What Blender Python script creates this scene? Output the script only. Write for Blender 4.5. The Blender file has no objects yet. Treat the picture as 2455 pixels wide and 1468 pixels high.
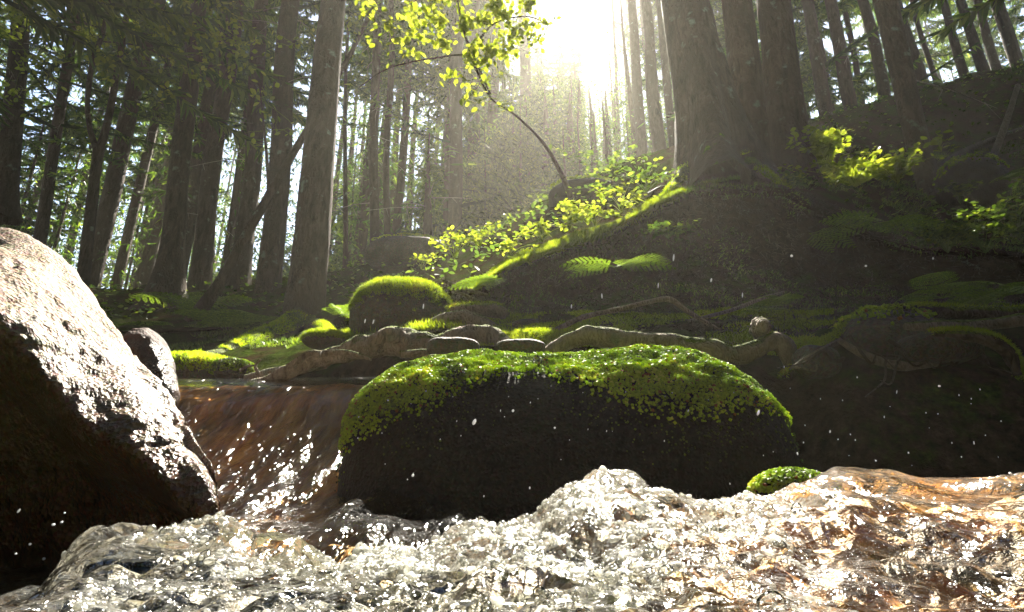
import bpy, math, random
import numpy as np
from mathutils import Vector

# ------------------------------------------------------------------ camera, world, sun, exposure
S = bpy.context.scene
COL = S.collection
F = 1400.0; PITCH = math.radians(18.5); PW, PH = 2455.0, 1468.0
cd = bpy.data.cameras.new('camera'); cam = bpy.data.objects.new('camera', cd); COL.objects.link(cam)
cd.sensor_width = 36; cd.lens = 36 * F / PW; cd.clip_start = .02; cd.clip_end = 600
cam.location = (0, 0, 0); cam.rotation_euler = (math.pi / 2 + PITCH, 0, 0)
S.camera = cam
SUN_EL = math.radians(47.0); SUN_AZ = math.radians(9.0)          # azimuth from +Y towards +X
SUN = np.array([math.sin(SUN_AZ) * math.cos(SUN_EL), math.cos(SUN_AZ) * math.cos(SUN_EL), math.sin(SUN_EL)])
w = bpy.data.worlds.new('World'); S.world = w; w.use_nodes = True
nt = w.node_tree; bg = nt.nodes['Background']; sky = nt.nodes.new('ShaderNodeTexSky')
sky.sky_type = 'NISHITA'; sky.sun_disc = False; sky.sun_elevation = SUN_EL; sky.sun_rotation = SUN_AZ
sky.air_density = 1.2; sky.dust_density = .2; sky.ozone_density = 3.
nt.links.new(sky.outputs[0], bg.inputs[0]); bg.inputs[1].default_value = .05
ld = bpy.data.lights.new('sun', 'SUN'); ld.energy = 5.0; ld.angle = math.radians(.5); ld.color = (1, .93, .8)
sun = bpy.data.objects.new('sun', ld); COL.objects.link(sun)
sun.rotation_euler = Vector(SUN).to_track_quat('Z', 'Y').to_euler()
vs = S.view_settings; vs.view_transform = 'Standard'; vs.look = 'None'; vs.gamma = 1; vs.exposure = 2.65
cy = S.cycles
cy.max_bounces = 7; cy.diffuse_bounces = 2; cy.glossy_bounces = 3; cy.transmission_bounces = 5
cy.transparent_max_bounces = 10; cy.volume_bounces = 0
cy.sample_clamp_indirect = 4.0; cy.use_denoising = True

HAZE = .0023; HAZE_G = .55

# ------------------------------------------------------------------ helpers
rng = np.random.default_rng(7); random.seed(7)
SP, CP = math.sin(PITCH), math.cos(PITCH)

def W(px, py, Y):
    dx = (np.asarray(px, float) - PW / 2) / F; dy = -(np.asarray(py, float) - PH / 2) / F
    Y = np.asarray(Y, float); wy = CP - dy * SP; wz = SP + dy * CP; k = Y / wy
    return np.stack(np.broadcast_arrays(dx * k, Y, wz * k), -1)

def WZ(px, Y, z):                       # pixel column at depth Y and height z
    Y = np.asarray(Y, float); z = np.asarray(z, float)
    depth = Y * CP + z * SP
    return np.stack(np.broadcast_arrays((np.asarray(px, float) - PW / 2) / F * depth, Y, z), -1)

def h3(ix, iy, iz, s=0):
    n = (ix.astype(np.int64) * 73856093) ^ (iy.astype(np.int64) * 19349663) ^ (iz.astype(np.int64) * 83492791) ^ (s * 2654435761)
    n = (n ^ (n >> 13)) * 1274126177 & 0x7fffffff
    n = (n ^ (n >> 16)) * 374761393 & 0x7fffffff
    return ((n ^ (n >> 11)) & 0xffffff) / float(0xffffff)

def vnoise(p, s=0):
    i = np.floor(p).astype(np.int64); f = p - i; f = f * f * (3 - 2 * f); r = 0
    for a in (0, 1):
        for b in (0, 1):
            for c in (0, 1):
                r = r + h3(i[..., 0] + a, i[..., 1] + b, i[..., 2] + c, s) * (f[..., 0] if a else 1 - f[..., 0]) * (f[..., 1] if b else 1 - f[..., 1]) * (f[..., 2] if c else 1 - f[..., 2])
    return r

def fbm(p, o=4, s=0):
    r = 0; a = .5
    for k in range(o): r = r + a * (vnoise(p * 2 ** k, s + k) - .5) * 2; a *= .5
    return r

def worley(p, s=0):
    i = np.floor(p).astype(np.int64); best = np.full(p.shape[:-1], 9.)
    for a in (-1, 0, 1):
        for b in (-1, 0, 1):
            for c in (-1, 0, 1):
                x, y, z = i[..., 0] + a, i[..., 1] + b, i[..., 2] + c
                d = (x + h3(x, y, z, s) - p[..., 0]) ** 2 + (y + h3(x, y, z, s + 5) - p[..., 1]) ** 2 + (z + h3(x, y, z, s + 9) - p[..., 2]) ** 2
                best = np.minimum(best, d)
    return np.sqrt(best)

def norm(v): return v / np.maximum(np.linalg.norm(v, axis=-1, keepdims=True), 1e-9)

def crom(P, n):                          # Catmull-Rom along axis 0, n steps a segment
    P = np.asarray(P, float); K = len(P)
    E = np.concatenate([2 * P[:1] - P[1:2], P, 2 * P[-1:] - P[-2:-1]]); out = []
    if np.isscalar(n): n = [n] * (K - 1)
    for k in range(K - 1):
        t = np.linspace(0, 1, n[k], endpoint=False).reshape((-1,) + (1,) * (P.ndim - 1))
        a, b, c, d = E[k], E[k + 1], E[k + 2], E[k + 3]
        out.append(.5 * (2 * b + (c - a) * t + (2 * a - 5 * b + 4 * c - d) * t * t + (3 * b - a - 3 * c + d) * t ** 3))
    out.append(P[-1:]); return np.concatenate(out)

def gnormals(G):
    du = np.gradient(G, axis=1); dv = np.gradient(G, axis=0)
    return norm(np.cross(du, dv))

class M:                                 # collects geometry for ONE mesh object
    def __init__(s): s.v = []; s.f = {3: [], 4: []}; s.r = []; s.n = 0; s.x = {}
    def add(s, V, Fc, rnd=None):
        V = np.asarray(V, float).reshape(-1, 3); Fc = np.asarray(Fc, np.int64)
        if len(V) == 0 or len(Fc) == 0: return s
        s.v.append(V); s.f[Fc.shape[1]].append(Fc + s.n); s.n += len(V)
        s.r.append(np.full(len(V), .5) if rnd is None else np.broadcast_to(rnd, (len(V),)))
        return s
    def grid(s, G, closed=False, rnd=None):
        R, C = G.shape[:2]; i = np.arange(R * C).reshape(R, C)
        if closed: i = np.concatenate([i, i[:, :1]], 1)
        f = np.stack([i[:-1, :-1], i[:-1, 1:], i[1:, 1:], i[1:, :-1]], -1).reshape(-1, 4)
        return s.add(G.reshape(-1, 3), f, rnd)
    def tube(s, P, rad, n=8, steps=6, bump=0., freq=8., seed=0, raw=False, cap=True):
        P = np.asarray(P, float); rad = np.asarray(rad, float).reshape(-1, 1) if not np.isscalar(rad) else np.full((len(P), 1), rad)
        Q = np.concatenate([P, rad], 1)
        if not raw and len(P) > 2: Q = crom(Q, steps)
        elif not raw: Q = np.stack([P_ for P_ in np.linspace(Q[0], Q[1], steps + 1)])
        C, r = Q[:, :3], Q[:, 3:]
        T = norm(np.gradient(C, axis=0)); ref = np.array([0, 0, 1.]) if abs(T[:, 2].mean()) < .8 else np.array([1., 0, 0])
        A = norm(np.cross(T, ref)); B = np.cross(T, A)
        a = np.linspace(0, 2 * math.pi, n, endpoint=False)
        D = A[:, None] * np.cos(a)[None, :, None] + B[:, None] * np.sin(a)[None, :, None]
        G = C[:, None] + D * r[:, None]
        if bump: G = C[:, None] + (G - C[:, None]) * (1 + bump * .8 * fbm(G * freq * .35, 2, seed + 9)[..., None]) * np.where(np.arange(n) % 2, 1, 1 - bump * .12)[None, :, None]
        if bump: G = G + D * (r[:, None] * bump * (fbm(G * freq, 3, seed)[..., None]))
        s.grid(G, True)
        if cap:
            for e, c in ((0, C[0]), (-1, C[-1])):
                V = np.concatenate([G[e], c[None]]); k = np.arange(n); s.add(V, np.stack([k, (k + 1) % n, np.full(n, n)], 1))
        return s
    def scatter(s, TV, TF, P, X, Y_, Z, sc, rnd):   # template copies; X,Y_,Z (N,3) axes; sc (N,) or (N,3)
        N = len(P)
        if N == 0: return s
        sc = np.asarray(sc, float); sc = np.repeat(sc.reshape(N, 1), 3, 1) if sc.ndim < 2 else sc
        V = P[:, None] + TV[None, :, 0, None] * (X * sc[:, :1])[:, None] + TV[None, :, 1, None] * (Y_ * sc[:, 1:2])[:, None] + TV[None, :, 2, None] * (Z * sc[:, 2:])[:, None]
        Fc = TF[None] + (np.arange(N) * len(TV))[:, None, None]
        return s.add(V.reshape(-1, 3), Fc.reshape(-1, TF.shape[1]), np.repeat(rnd, len(TV)))
    def mesh(s, name, mt, smooth=True):
        V = np.concatenate(s.v); me = bpy.data.meshes.new(name)
        f3 = np.concatenate(s.f[3]) if s.f[3] else np.zeros((0, 3), np.int64); f4 = np.concatenate(s.f[4]) if s.f[4] else np.zeros((0, 4), np.int64)
        me.vertices.add(len(V)); me.vertices.foreach_set('co', V.astype(np.float32).ravel())
        L = np.concatenate([f3.ravel(), f4.ravel()]); me.loops.add(len(L)); me.loops.foreach_set('vertex_index', L.astype(np.int32))
        st = np.concatenate([np.arange(len(f3)) * 3, len(f3) * 3 + np.arange(len(f4)) * 4])
        me.polygons.add(len(st)); me.polygons.foreach_set('loop_start', st.astype(np.int32))
        me.update(calc_edges=True)
        me.polygons.foreach_set('use_smooth', np.full(len(st), smooth))
        at = me.attributes.new('rnd', 'FLOAT', 'POINT'); at.data.foreach_set('value', np.concatenate(s.r).astype(np.float32))
        for k, v in s.x.items():
            at = me.attributes.new(k, 'FLOAT', 'POINT'); at.data.foreach_set('value', np.asarray(v, np.float32).ravel())
        me.materials.append(mt); me.validate(); return me
    def obj(s, name, mt, parent=None, smooth=True, loc=None):
        if loc is not None: s.v = [v - np.asarray(loc) for v in s.v]
        o = bpy.data.objects.new(name, s.mesh(name, mt, smooth)); COL.objects.link(o)
        if parent is not None: o.parent = parent
        elif loc is not None: o.location = loc
        return o

def tag(o, label=None, cat=None, group=None, kind=None):
    if label: o['label'] = label
    if cat: o['category'] = cat
    if group: o['group'] = group
    if kind: o['kind'] = kind
    return o
def empty(name, loc, label, cat, group=None):
    o = bpy.data.objects.new(name, None); COL.objects.link(o); o.location = loc; o.empty_display_size = .1
    return tag(o, label, cat, group)

# ------------------------------------------------------------------ materials
class N:
    def __init__(s, name):
        s.m = bpy.data.materials.new(name); s.m.use_nodes = True; s.t = s.m.node_tree; s.t.nodes.clear()
        s.out = s.n('OutputMaterial')
    def n(s, typ, **kw):
        o = s.t.nodes.new('ShaderNode' + typ)
        for k, v in kw.items():
            if k[0] == '_': s.i(o, k[1:], v)
            else: setattr(o, k, v)
        return o
    def i(s, o, k, v):
        k = int(k) if k.isdigit() else k.replace('_', ' ')
        sk = o.inputs[k]
        if isinstance(v, bpy.types.NodeSocket): s.t.links.new(v, sk)
        elif isinstance(v, bpy.types.Node): s.t.links.new(v.outputs[0], sk)
        elif isinstance(v, (tuple, list)) and len(v) == 3 and sk.type == 'RGBA': sk.default_value = (*v, 1)
        else: sk.default_value = v
    def pos(s): return s.n('NewGeometry').outputs['Position']
    def noise(s, scale, detail=4, rough=.6, vec=None, dist=0):
        return s.n('TexNoise', _Vector=vec or s.pos(), _Scale=float(scale), _Detail=float(detail), _Roughness=rough, _Distortion=float(dist)).outputs['Fac']
    def ramp(s, fac, stops):
        r = s.n('ValToRGB', _0=fac); e = r.color_ramp.elements
        while len(e) < len(stops): e.new(.5)
        for k, (p, c) in enumerate(stops):
            e[k].position = p; e[k].color = (*c, 1) if len(c) == 3 else c
        return r.outputs[0]
    def rampf(s, fac, a, b): return s.ramp(fac, [(a, (0, 0, 0)), (b, (1, 1, 1))])
    def mix(s, f, a, b, mode='MIX'):
        m = s.n('Mix', data_type='RGBA', blend_type=mode); m.inputs[0].default_value = .5
        for sk, v in ((m.inputs[0], f), (m.inputs[6], a), (m.inputs[7], b)):
            if isinstance(v, (float, int)): sk.default_value = v
            elif isinstance(v, tuple): sk.default_value = (*v, 1)
            else: s.t.links.new(v, sk)
        return m.outputs[2]
    def math(s, op, a, b=0.):
        m = s.n('Math', operation=op); s.i(m, '0', a); s.i(m, '1', b); return m.outputs[0]
    def attr(s, k='rnd'): return s.n('Attribute', attribute_name=k).outputs['Fac']
    def bump(s, h, st, d): return s.n('Bump', _Height=h, _Strength=st, _Distance=d).outputs[0]
    def done(s, sh): s.t.links.new(sh.outputs[0] if isinstance(sh, bpy.types.Node) else sh, s.out.inputs[0]); return s.m

def m_leaf(name, stops, trans=.5, gloss=.04):
    n = N(name); r = n.attr(); c = n.ramp(r, stops)
    d = n.n('BsdfDiffuse', _Color=c); t = n.n('BsdfTranslucent', _Color=n.mix(.75, c, (1.5, 1.6, .55), 'MULTIPLY'))
    a = n.n('MixShader', _0=trans, _1=d, _2=t); g = n.n('BsdfGlossy', _Roughness=.45, _Color=(1, 1, 1))
    return n.done(n.n('MixShader', _0=gloss, _1=a, _2=g))

def m_bark(name, a, b, c, moss=0., sc=1.):
    n = N(name); p = n.n('Mapping', _Vector=n.pos(), _Scale=(1, 1, .28)).outputs[0]
    f1 = n.noise(22 * sc, 6, .65, p, .6); f2 = n.noise(3, 3)
    col = n.mix(n.rampf(f2, .35, .7), n.ramp(f1, [(.3, a), (.6, b)]), c)
    hz = n.noise(9, 3); col = n.mix(n.rampf(hz, .62, .72), col, (.16, .17, .13))
    if moss:
        nz = n.n('SeparateXYZ', _0=n.n('NewGeometry').outputs['Normal']).outputs[2]
        k = n.math('ADD', n.math('MULTIPLY', n.noise(7, 4), 1.2), n.math('MULTIPLY', nz, .5))
        col = n.mix(n.rampf(k, 1.05 - moss * .6, 1.2 - moss * .6), col, n.ramp(n.noise(60, 3), [(.35, (.03, .05, .006)), (.7, (.15, .19, .02))]))
    v = n.n('TexVoronoi', feature='DISTANCE_TO_EDGE', _Vector=n.n('Mapping', _Vector=n.pos(), _Scale=(1, 1, .45)).outputs[0], _Scale=38. * sc).outputs['Distance']
    hh = n.math('ADD', n.math('MULTIPLY', n.rampf(v, 0., .25), .6), f1)
    return n.done(n.n('BsdfPrincipled', _Base_Color=col, _Roughness=.9, _Normal=n.bump(hh, .9, .012), _IOR=1.3))

BARK = m_bark('spruce_bark', (.035, .026, .02), (.12, .09, .068), (.075, .06, .048))
BARK_NEAR = m_bark('old_spruce_bark', (.04, .027, .02), (.13, .095, .07), (.08, .06, .045), .12)
ROOTM = m_bark('bare_root_wood', (.085, .065, .05), (.4, .33, .27), (.22, .18, .145), .3, 1.8)
ROOTMOSS = m_bark('mossy_root_bark', (.04, .03, .022), (.14, .11, .08), (.08, .065, .05), .75, 1.5)
STICK = m_bark('dry_twig_wood', (.12, .1, .08), (.34, .3, .25), (.2, .17, .14), 0, 2)

NEEDLE = m_leaf('spruce_needles', [(0, (.02, .042, .010)), (.45, (.055, .10, .02)), (.8, (.14, .2, .03)), (1, (.26, .32, .06))], .55)
LEAF = m_leaf('fresh_leaves', [(0, (.13, .17, .015)), (.6, (.25, .29, .03)), (1, (.38, .40, .07))], .6, .05)
HERB = m_leaf('herb_leaves', [(0, (.035, .07, .01)), (.6, (.10, .16, .02)), (1, (.24, .29, .04))], .5, .06)
FERN = m_leaf('fern_leaves', [(0, (.08, .14, .015)), (.6, (.17, .25, .03)), (1, (.3, .37, .06))], .55, .05)
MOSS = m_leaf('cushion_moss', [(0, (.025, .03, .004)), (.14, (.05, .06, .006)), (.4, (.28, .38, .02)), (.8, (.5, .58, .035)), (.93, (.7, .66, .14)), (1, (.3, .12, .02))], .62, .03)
MOSSY = m_leaf('bright_moss', [(0, (.1, .14, .01)), (.5, (.26, .33, .022)), (.9, (.42, .46, .05)), (1, (.36, .24, .05))], .52, .03)

def m_soil():
    n = N('forest_soil'); a = n.noise(1.3, 5); b = n.noise(24, 6, .7); g = n.noise(4.5, 6, .65)
    c = n.ramp(b, [(.3, (.012, .008, .005)), (.55, (.045, .028, .018)), (.8, (.1, .065, .04))])
    nz = n.n('SeparateXYZ', _0=n.n('NewGeometry').outputs['Normal']).outputs[2]
    k = n.math('ADD', n.math('MULTIPLY', g, .9), n.math('MULTIPLY', nz, .35))
    c = n.mix(n.rampf(k, .62, .78), c, n.ramp(n.noise(55, 4), [(.3, (.012, .022, .004)), (.6, (.04, .06, .01)), (.8, (.09, .12, .015))]))
    c = n.mix(n.rampf(a, .5, .75), c, n.mix(.5, c, (.06, .035, .02)))
    return n.done(n.n('BsdfDiffuse', _Color=c, _Normal=n.bump(n.math('ADD', b, g), 1., .02)))
SOIL = m_soil()

def m_rock(name, st, wetlo, wethi, sc=1., rough=.75, wet=(.42, .35, .3), wr=.2):
    n = N(name); a = n.noise(5 * sc, 8, .7, dist=.4); b = n.noise(70 * sc, 4, .7); v = n.n('TexVoronoi', _Vector=n.pos(), _Scale=130. * sc)
    c = n.ramp(a, st); c = n.mix(n.rampf(b, .3, .75), n.mix(1., c, (.35, .3, .26), 'MULTIPLY'), c)
    c = n.mix(.3, c, v.outputs['Color'], 'SOFT_LIGHT')
    z = n.n('SeparateXYZ', _0=n.pos()).outputs[2]
    k = n.math('ADD', z, n.math('MULTIPLY', n.math('SUBTRACT', n.noise(7, 5), .5), .35))
    dry = n.rampf(n.math('MULTIPLY', n.math('SUBTRACT', k, wetlo), 1 / (wethi - wetlo)), 0., 1.)
    c = n.mix(dry, n.mix(1., c, wet, 'MULTIPLY'), c)
    ro = n.math('ADD', n.math('MULTIPLY', dry, rough - wr), wr)
    h = n.math('ADD', n.math('MULTIPLY', b, .5), n.math('ADD', a, n.math('MULTIPLY', v.outputs['Distance'], .35)))
    return n.done(n.n('BsdfPrincipled', _Base_Color=c, _Roughness=ro, _Normal=n.bump(h, 1., .012), _IOR=1.45))
ROCK = m_rock('tan_granite', [(.2, (.09, .065, .045)), (.42, (.23, .17, .115)), (.6, (.36, .28, .2)), (.8, (.5, .41, .31))], -.02, .36, wet=(.42, .3, .2), wr=.1)
REDROCK = m_rock('reddish_stone', [(.25, (.015, .006, .004)), (.5, (.055, .02, .014)), (.75, (.11, .045, .035))], .42, .52)
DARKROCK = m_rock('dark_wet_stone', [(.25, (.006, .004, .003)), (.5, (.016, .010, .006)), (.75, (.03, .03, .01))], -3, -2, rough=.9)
GREYROCK = m_rock('grey_stone', [(.25, (.05, .045, .035)), (.5, (.12, .105, .08)), (.75, (.22, .2, .16))], -2, -1)

def m_bed(name='stream_bed_stones', st=1., sc=1.):
    n = N(name); p = n.n('Mapping', _Vector=n.pos(), _Scale=(sc, st * sc, st * sc)).outputs[0]; a = n.noise(6, 6, .65, p); b = n.noise(40, 5, .65, p)
    v = n.n('TexVoronoi', _Vector=p, _Scale=42.)
    c1 = n.ramp(b, [(.3, (.035, .028, .014)), (.5, (.15, .125, .075)), (.72, (.42, .4, .32))])
    c2 = n.ramp(b, [(.3, (.14, .035, .005)), (.5, (.48, .21, .03)), (.72, (.75, .42, .1))])
    c = n.mix(n.rampf(n.attr('orange'), .3, .6), c1, c2)
    c = n.mix(.2, c, v.outputs['Color'], 'SOFT_LIGHT')
    c = n.mix(n.rampf(a, .38, .52), n.mix(1., c, (.22, .22, .2), 'MULTIPLY'), c)
    c = n.mix(n.attr('pale'), n.mix(1., c, (.12, .1, .06), 'MULTIPLY'), c)  # low pale darkens the stone; it carries painted shade and reflection
    return n.done(n.n('BsdfPrincipled', _Base_Color=c, _Roughness=.5, _Normal=n.bump(n.math('ADD', b, v.outputs['Distance']), 1., .012)))
BED = m_bed(); BED2 = m_bed('amber_cascade_rock', .22, .6)

def m_water(name, tint, sc, bump, rough=.06, foamcol=(.84, .87, .86), st=1.):
    n = N(name); p = n.pos() if st == 1. else n.n('Mapping', _Vector=n.pos(), _Scale=(1, st, st)).outputs[0]
    h = n.math('ADD', n.noise(sc, 3, .5, p, .6), n.math('MULTIPLY', n.noise(sc * 3.2, 2, .5, p), .3))
    h = n.math('MULTIPLY', h, n.math('ADD', .2, n.attr('chop')))
    nm = n.bump(h, 1., bump)
    g = n.n('BsdfGlossy', _Roughness=rough, _Color=(1, 1, 1), _Normal=nm)
    t = n.n('BsdfTransparent', _Color=tint)
    fr = n.n('Fresnel', _IOR=1.33, _Normal=nm)
    wt = n.n('MixShader', _0=n.math('ADD', n.math('MULTIPLY', fr.outputs[0], 1.), .03), _1=t, _2=g)
    v = n.n('TexVoronoi', _Vector=p, _Scale=230.).outputs['Distance']
    f = n.math('MULTIPLY', n.attr('foam'), n.rampf(n.noise(55, 5, .7, p, .8), .42, .62))
    fb = n.bump(v, 1., -.004)
    fo = n.n('MixShader', _0=.5, _1=n.n('BsdfDiffuse', _Color=foamcol, _Normal=fb), _2=n.n('BsdfTranslucent', _Color=foamcol, _Normal=fb))
    fo = n.n('MixShader', _0=.12, _1=fo, _2=n.n('BsdfGlossy', _Roughness=.12, _Normal=fb))
    return n.done(n.n('MixShader', _0=n.math('MULTIPLY', f, .66), _1=wt, _2=fo))
WATER = m_water('churning_water', (.95, .94, .87), 42., .008, .11)
WATER2 = m_water('brook_water', (1., .88, .66), 24., .02, .1, st=.4)
def m_drop():
    n = N('water_drop')
    a = n.n('MixShader', _0=.5, _1=n.n('BsdfDiffuse', _Color=(.85, .87, .9)), _2=n.n('BsdfTranslucent', _Color=(.9, .92, .95)))  # white body colour stands in for sun sparkle in clear drops
    return n.done(n.n('MixShader', _0=.35, _1=a, _2=n.n('BsdfGlossy', _Roughness=.3)))
DROP = m_drop()

# ------------------------------------------------------------------ terrain: one sheet lofted through depth bands
colpx = np.concatenate([np.linspace(-9000, -1400, 30)[:-1], np.linspace(-1400, -100, 60)[:-1], np.linspace(-100, 2600, 520)[:-1], np.linspace(2600, 4200, 60)[:-1], np.linspace(4200, 11000, 30)])
def band(kn, usez=False):
    kn = np.array(kn, float); Y = np.interp(colpx, kn[:, 0], kn[:, 2]); v = np.interp(colpx, kn[:, 0], kn[:, 1])
    k = np.exp(-np.linspace(-2, 2, 15) ** 2); k /= k.sum()
    sm = lambda a: np.convolve(np.pad(a, 7, mode='edge'), k, 'valid')
    Y, v = sm(Y), sm(v)
    return WZ(colpx, Y, v) if usez else W(colpx, v, Y)
R = []
R.append(band([(-9000, -.7, 2.2), (0, -.7, 2.5), (850, -.7, 2.4), (1000, -.7, 2.1), (1880, -.7, 2.0), (2050, -.7, 1.62), (2455, -.7, 1.5), (11000, -.7, 1.5)], True))
R.append(band([(-9000, .2, 2.5), (0, .25, 2.7), (850, .3, 2.6), (1000, .2, 2.1), (1880, .2, 2.0), (2050, .15, 1.75), (2455, .15, 1.65), (11000, .2, 1.6)], True))
R.append(band([(-9000, 900, 3.2), (0, 905, 3.1), (500, 898, 3.0), (700, 885, 2.8), (850, 865, 2.6), (1000, 835, 2.3), (1300, 832, 2.2), (1600, 835, 2.15), (1880, 860, 2.08), (1960, 835, 2.0), (2050, 800, 2.0), (2200, 800, 2.0), (2455, 790, 2.0), (11000, 760, 2)]))
R.append(band([(-9000, 850, 3.6), (0, 850, 3.6), (300, 850, 3.6), (500, 835, 3.6), (700, 820, 3.5), (850, 800, 3.2), (1000, 775, 2.9), (1150, 760, 2.8), (1300, 752, 2.7), (1600, 750, 2.6), (1900, 745, 2.6), (2200, 740, 2.5), (2455, 730, 2.5), (11000, 700, 2.5)]))
R3 = R[-1]
R4 = band([(-9000, 790, 4.2), (0, 790, 4.2), (300, 790, 4.2), (500, 785, 4.4), (700, 770, 4.6), (850, 745, 4.2), (1000, 725, 3.9), (1100, 715, 3.3), (1150, 690, 2.95), (1200, 650, 2.95), (1300, 610, 3.0), (1450, 555, 3.1), (1600, 480, 3.2), (1660, 455, 3.25), (1880, 455, 3.3), (1960, 500, 3.25), (2050, 545, 3.2), (2200, 585, 3.1), (2455, 600, 3.0), (11000, 600, 3)])
mid = (R3 + R4) / 2; steep = np.clip((R4[:, 2] - R3[:, 2] - .25) / .3, 0, 1)[:, None]
mid[:, 1:2] += steep * .22; mid[:, 2:] -= steep * .05
lip = R4.copy(); lip[:, 2:] -= steep * .06; lip[:, 1:2] += steep * .04
R += [mid, lip, R4]
R.append(band([(-9000, 760, 6), (0, 760, 6), (300, 762, 6), (500, 745, 6), (700, 738, 5.5), (850, 705, 5.5), (1000, 675, 5.5), (1150, 640, 4.3), (1300, 570, 4.), (1450, 515, 3.9), (1600, 450, 4.0), (1750, 420, 4.0), (1880, 420, 4.0), (2050, 465, 4.0), (2200, 500, 4.0), (2300, 510, 4.1), (2455, 515, 4.), (11000, 500, 4)]))
R6 = band([(-9000, 720, 8.5), (0, 720, 8.5), (500, 700, 8.5), (700, 690, 8.5), (850, 665, 8.5), (1000, 632, 8.5), (1150, 600, 8), (1300, 530, 7.5), (1450, 445, 7.5), (1600, 405, 7.5), (1750, 375, 7.5), (1880, 345, 7.5), (2050, 290, 7.5), (2200, 240, 7.5), (2455, 170, 7.5), (3000, 90, 7.5), (11000, 90, 7.5)])
R.append(R6)
for Y, dz in ((15, .5), (40, .3), (160, -2)):
    r = WZ(colpx, Y, R6[:, 2] + dz); r[:, 0] = R6[:, 0] * (1 + (Y - 8) / 14.); R.append(r)
segs = [12, 24, 26, 24, 22, 10, 34, 40, 30, 16, 6]
T = crom(np.array(R), segs)
cyl = np.concatenate([[0], np.cumsum(segs)])
nn = gnormals(T); dist = np.clip(T[..., 1:2], .5, 12)
T = T + nn * (fbm(T * 3.1, 4, 3)[..., None] * .045 * np.clip(dist / 3, .5, 4)) + nn * fbm(T * 14, 3, 8)[..., None] * .012
TN = -gnormals(T)
if TN[200, 400, 2] < 0: TN = -TN
m = M(); m.grid(T); terr = m.obj('forest_ground', SOIL); tag(terr, kind='structure')
def row_of(k): return int(round(np.interp(k, np.arange(len(cyl)), cyl)))
def tsample(n, px0, px1, k0, k1):         # random points on the terrain between bands k0..k1 and pixel columns
    a, b = row_of(k0), row_of(k1); c = np.where((colpx >= px0) & (colpx <= px1))[0]
    G = T[a:b + 1][:, c]; e1 = G[:-1, 1:] - G[:-1, :-1]; e2 = G[1:, :-1] - G[:-1, :-1]
    ar = np.linalg.norm(np.cross(e1, e2), axis=-1).ravel(); i = rng.choice(len(ar), n, p=ar / ar.sum())
    r, q = np.divmod(i, G.shape[1] - 1); u, v = rng.random((2, n, 1))
    return G[r, q] + e1[r, q] * u + e2[r, q] * v, TN[a:b + 1][:, c][r, q]

# valley floor, and unseen slope round the camera raised steep to block skylight
x = np.linspace(-160, 160, 161); x = np.sign(x) * (np.abs(x) / 160) ** 2.2 * 160
y = np.concatenate([-np.linspace(0, 1, 60)[::-1] ** 2 * 160, np.linspace(0, 3.6, 30)[1:]])
X, Yg = np.meshgrid(x, y); d = np.sqrt((X * .8) ** 2 + np.minimum(Yg, 0) ** 2)
Z = -.75 + 21 * np.clip((d - 2.2) / 13, 0, 1) ** .85
G = np.stack([X, Yg, Z], -1); G[..., 2] += fbm(G * .7, 4, 2) * .35 * np.clip(d - 1.5, 0, 1)
side = np.clip((Yg + 1) / 3, 0, 1) * np.clip((np.abs(X) - 3) / 4, 0, 1); G[..., 2] -= side * 2.5 * (Yg > -1)
m = M(); m.grid(G); tag(m.obj('valley_ground_sky_block', SOIL), kind='structure')

# ------------------------------------------------------------------ stream: bed and water sheets
cresK = np.array([(-900, 1440), (0, 1435), (110, 1420), (170, 1360), (225, 1290), (280, 1270), (330, 1278), (400, 1272), (520, 1262), (560, 1285), (590, 1325), (690, 1318), (740, 1345), (820, 1378), (880, 1342), (950, 1338), (1010, 1362), (1060, 1335), (1110, 1292), (1145, 1288), (1200, 1308), (1290, 1272), (1350, 1200), (1410, 1155), (1470, 1145), (1515, 1158), (1540, 1192), (1590, 1190), (1640, 1215), (1760, 1214), (1850, 1195), (1950, 1158), (2050, 1130), (2140, 1130), (2240, 1158), (2350, 1160), (2455, 1152), (3400, 1150)], float)
wc = np.concatenate([np.linspace(-900, -60, 80)[:-1], np.linspace(-60, 2515, 1000)[:-1], np.linspace(2515, 3400, 80)])
cr = np.interp(wc, cresK[:, 0], cresK[:, 1])
k = np.exp(-np.linspace(-1.6, 1.6, 13) ** 2); k /= k.sum(); cr = np.convolve(np.pad(cr, 6, mode='edge'), k, 'valid')
Yc = np.interp(wc, [-900, 200, 900, 1450, 2100, 3400], [.6, .62, .6, .7, .85, .9])
lo = np.interp(wc, [-900, 0, 900, 1500, 2455, 3400], [1400, 1400, 1440, 1330, 1290, 1290])
D = W(wc, cr, Yc)
rows = [WZ(wc, -.6, -.2), W(wc, 1800, .2), W(wc, 1500, .34), W(wc, np.maximum(lo, cr + 30), .5), D]
e = D.copy(); e[:, 1] += .1; e[:, 2] = np.minimum(D[:, 2] - .035, .0); e[:, 0] *= (Yc + .1) / Yc; rows.append(e)
f = WZ(wc, 1.15, -.085); rows.append(f); rows.append(WZ(wc, 1.5, -.08)); rows.append(WZ(wc, 2.6, -.08))
wsegs = [6, 60, 90, 110, 36, 50, 16, 12]
G = crom(np.array(rows), wsegs); nn = gnormals(G); nn *= np.sign(nn[..., 2:3] + 1e-6)
ri = np.arange(len(G)); near = np.clip((np.cumsum([0] + wsegs)[5] + 12 - ri) / 20., 0, 1)[:, None]
frothx = np.interp(wc, [-900, 0, 200, 800, 1000, 1900, 2100, 2455, 3400], [.15, .2, .7, .85, 1., .85, .3, .2, .2])[None]
big = fbm(G * np.array([9, 9, 9]), 3, 31); w1 = worley(G * 42 + fbm(G * 20, 2, 4)[..., None] * .8, 12); w2 = worley(G * 105, 19)
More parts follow.
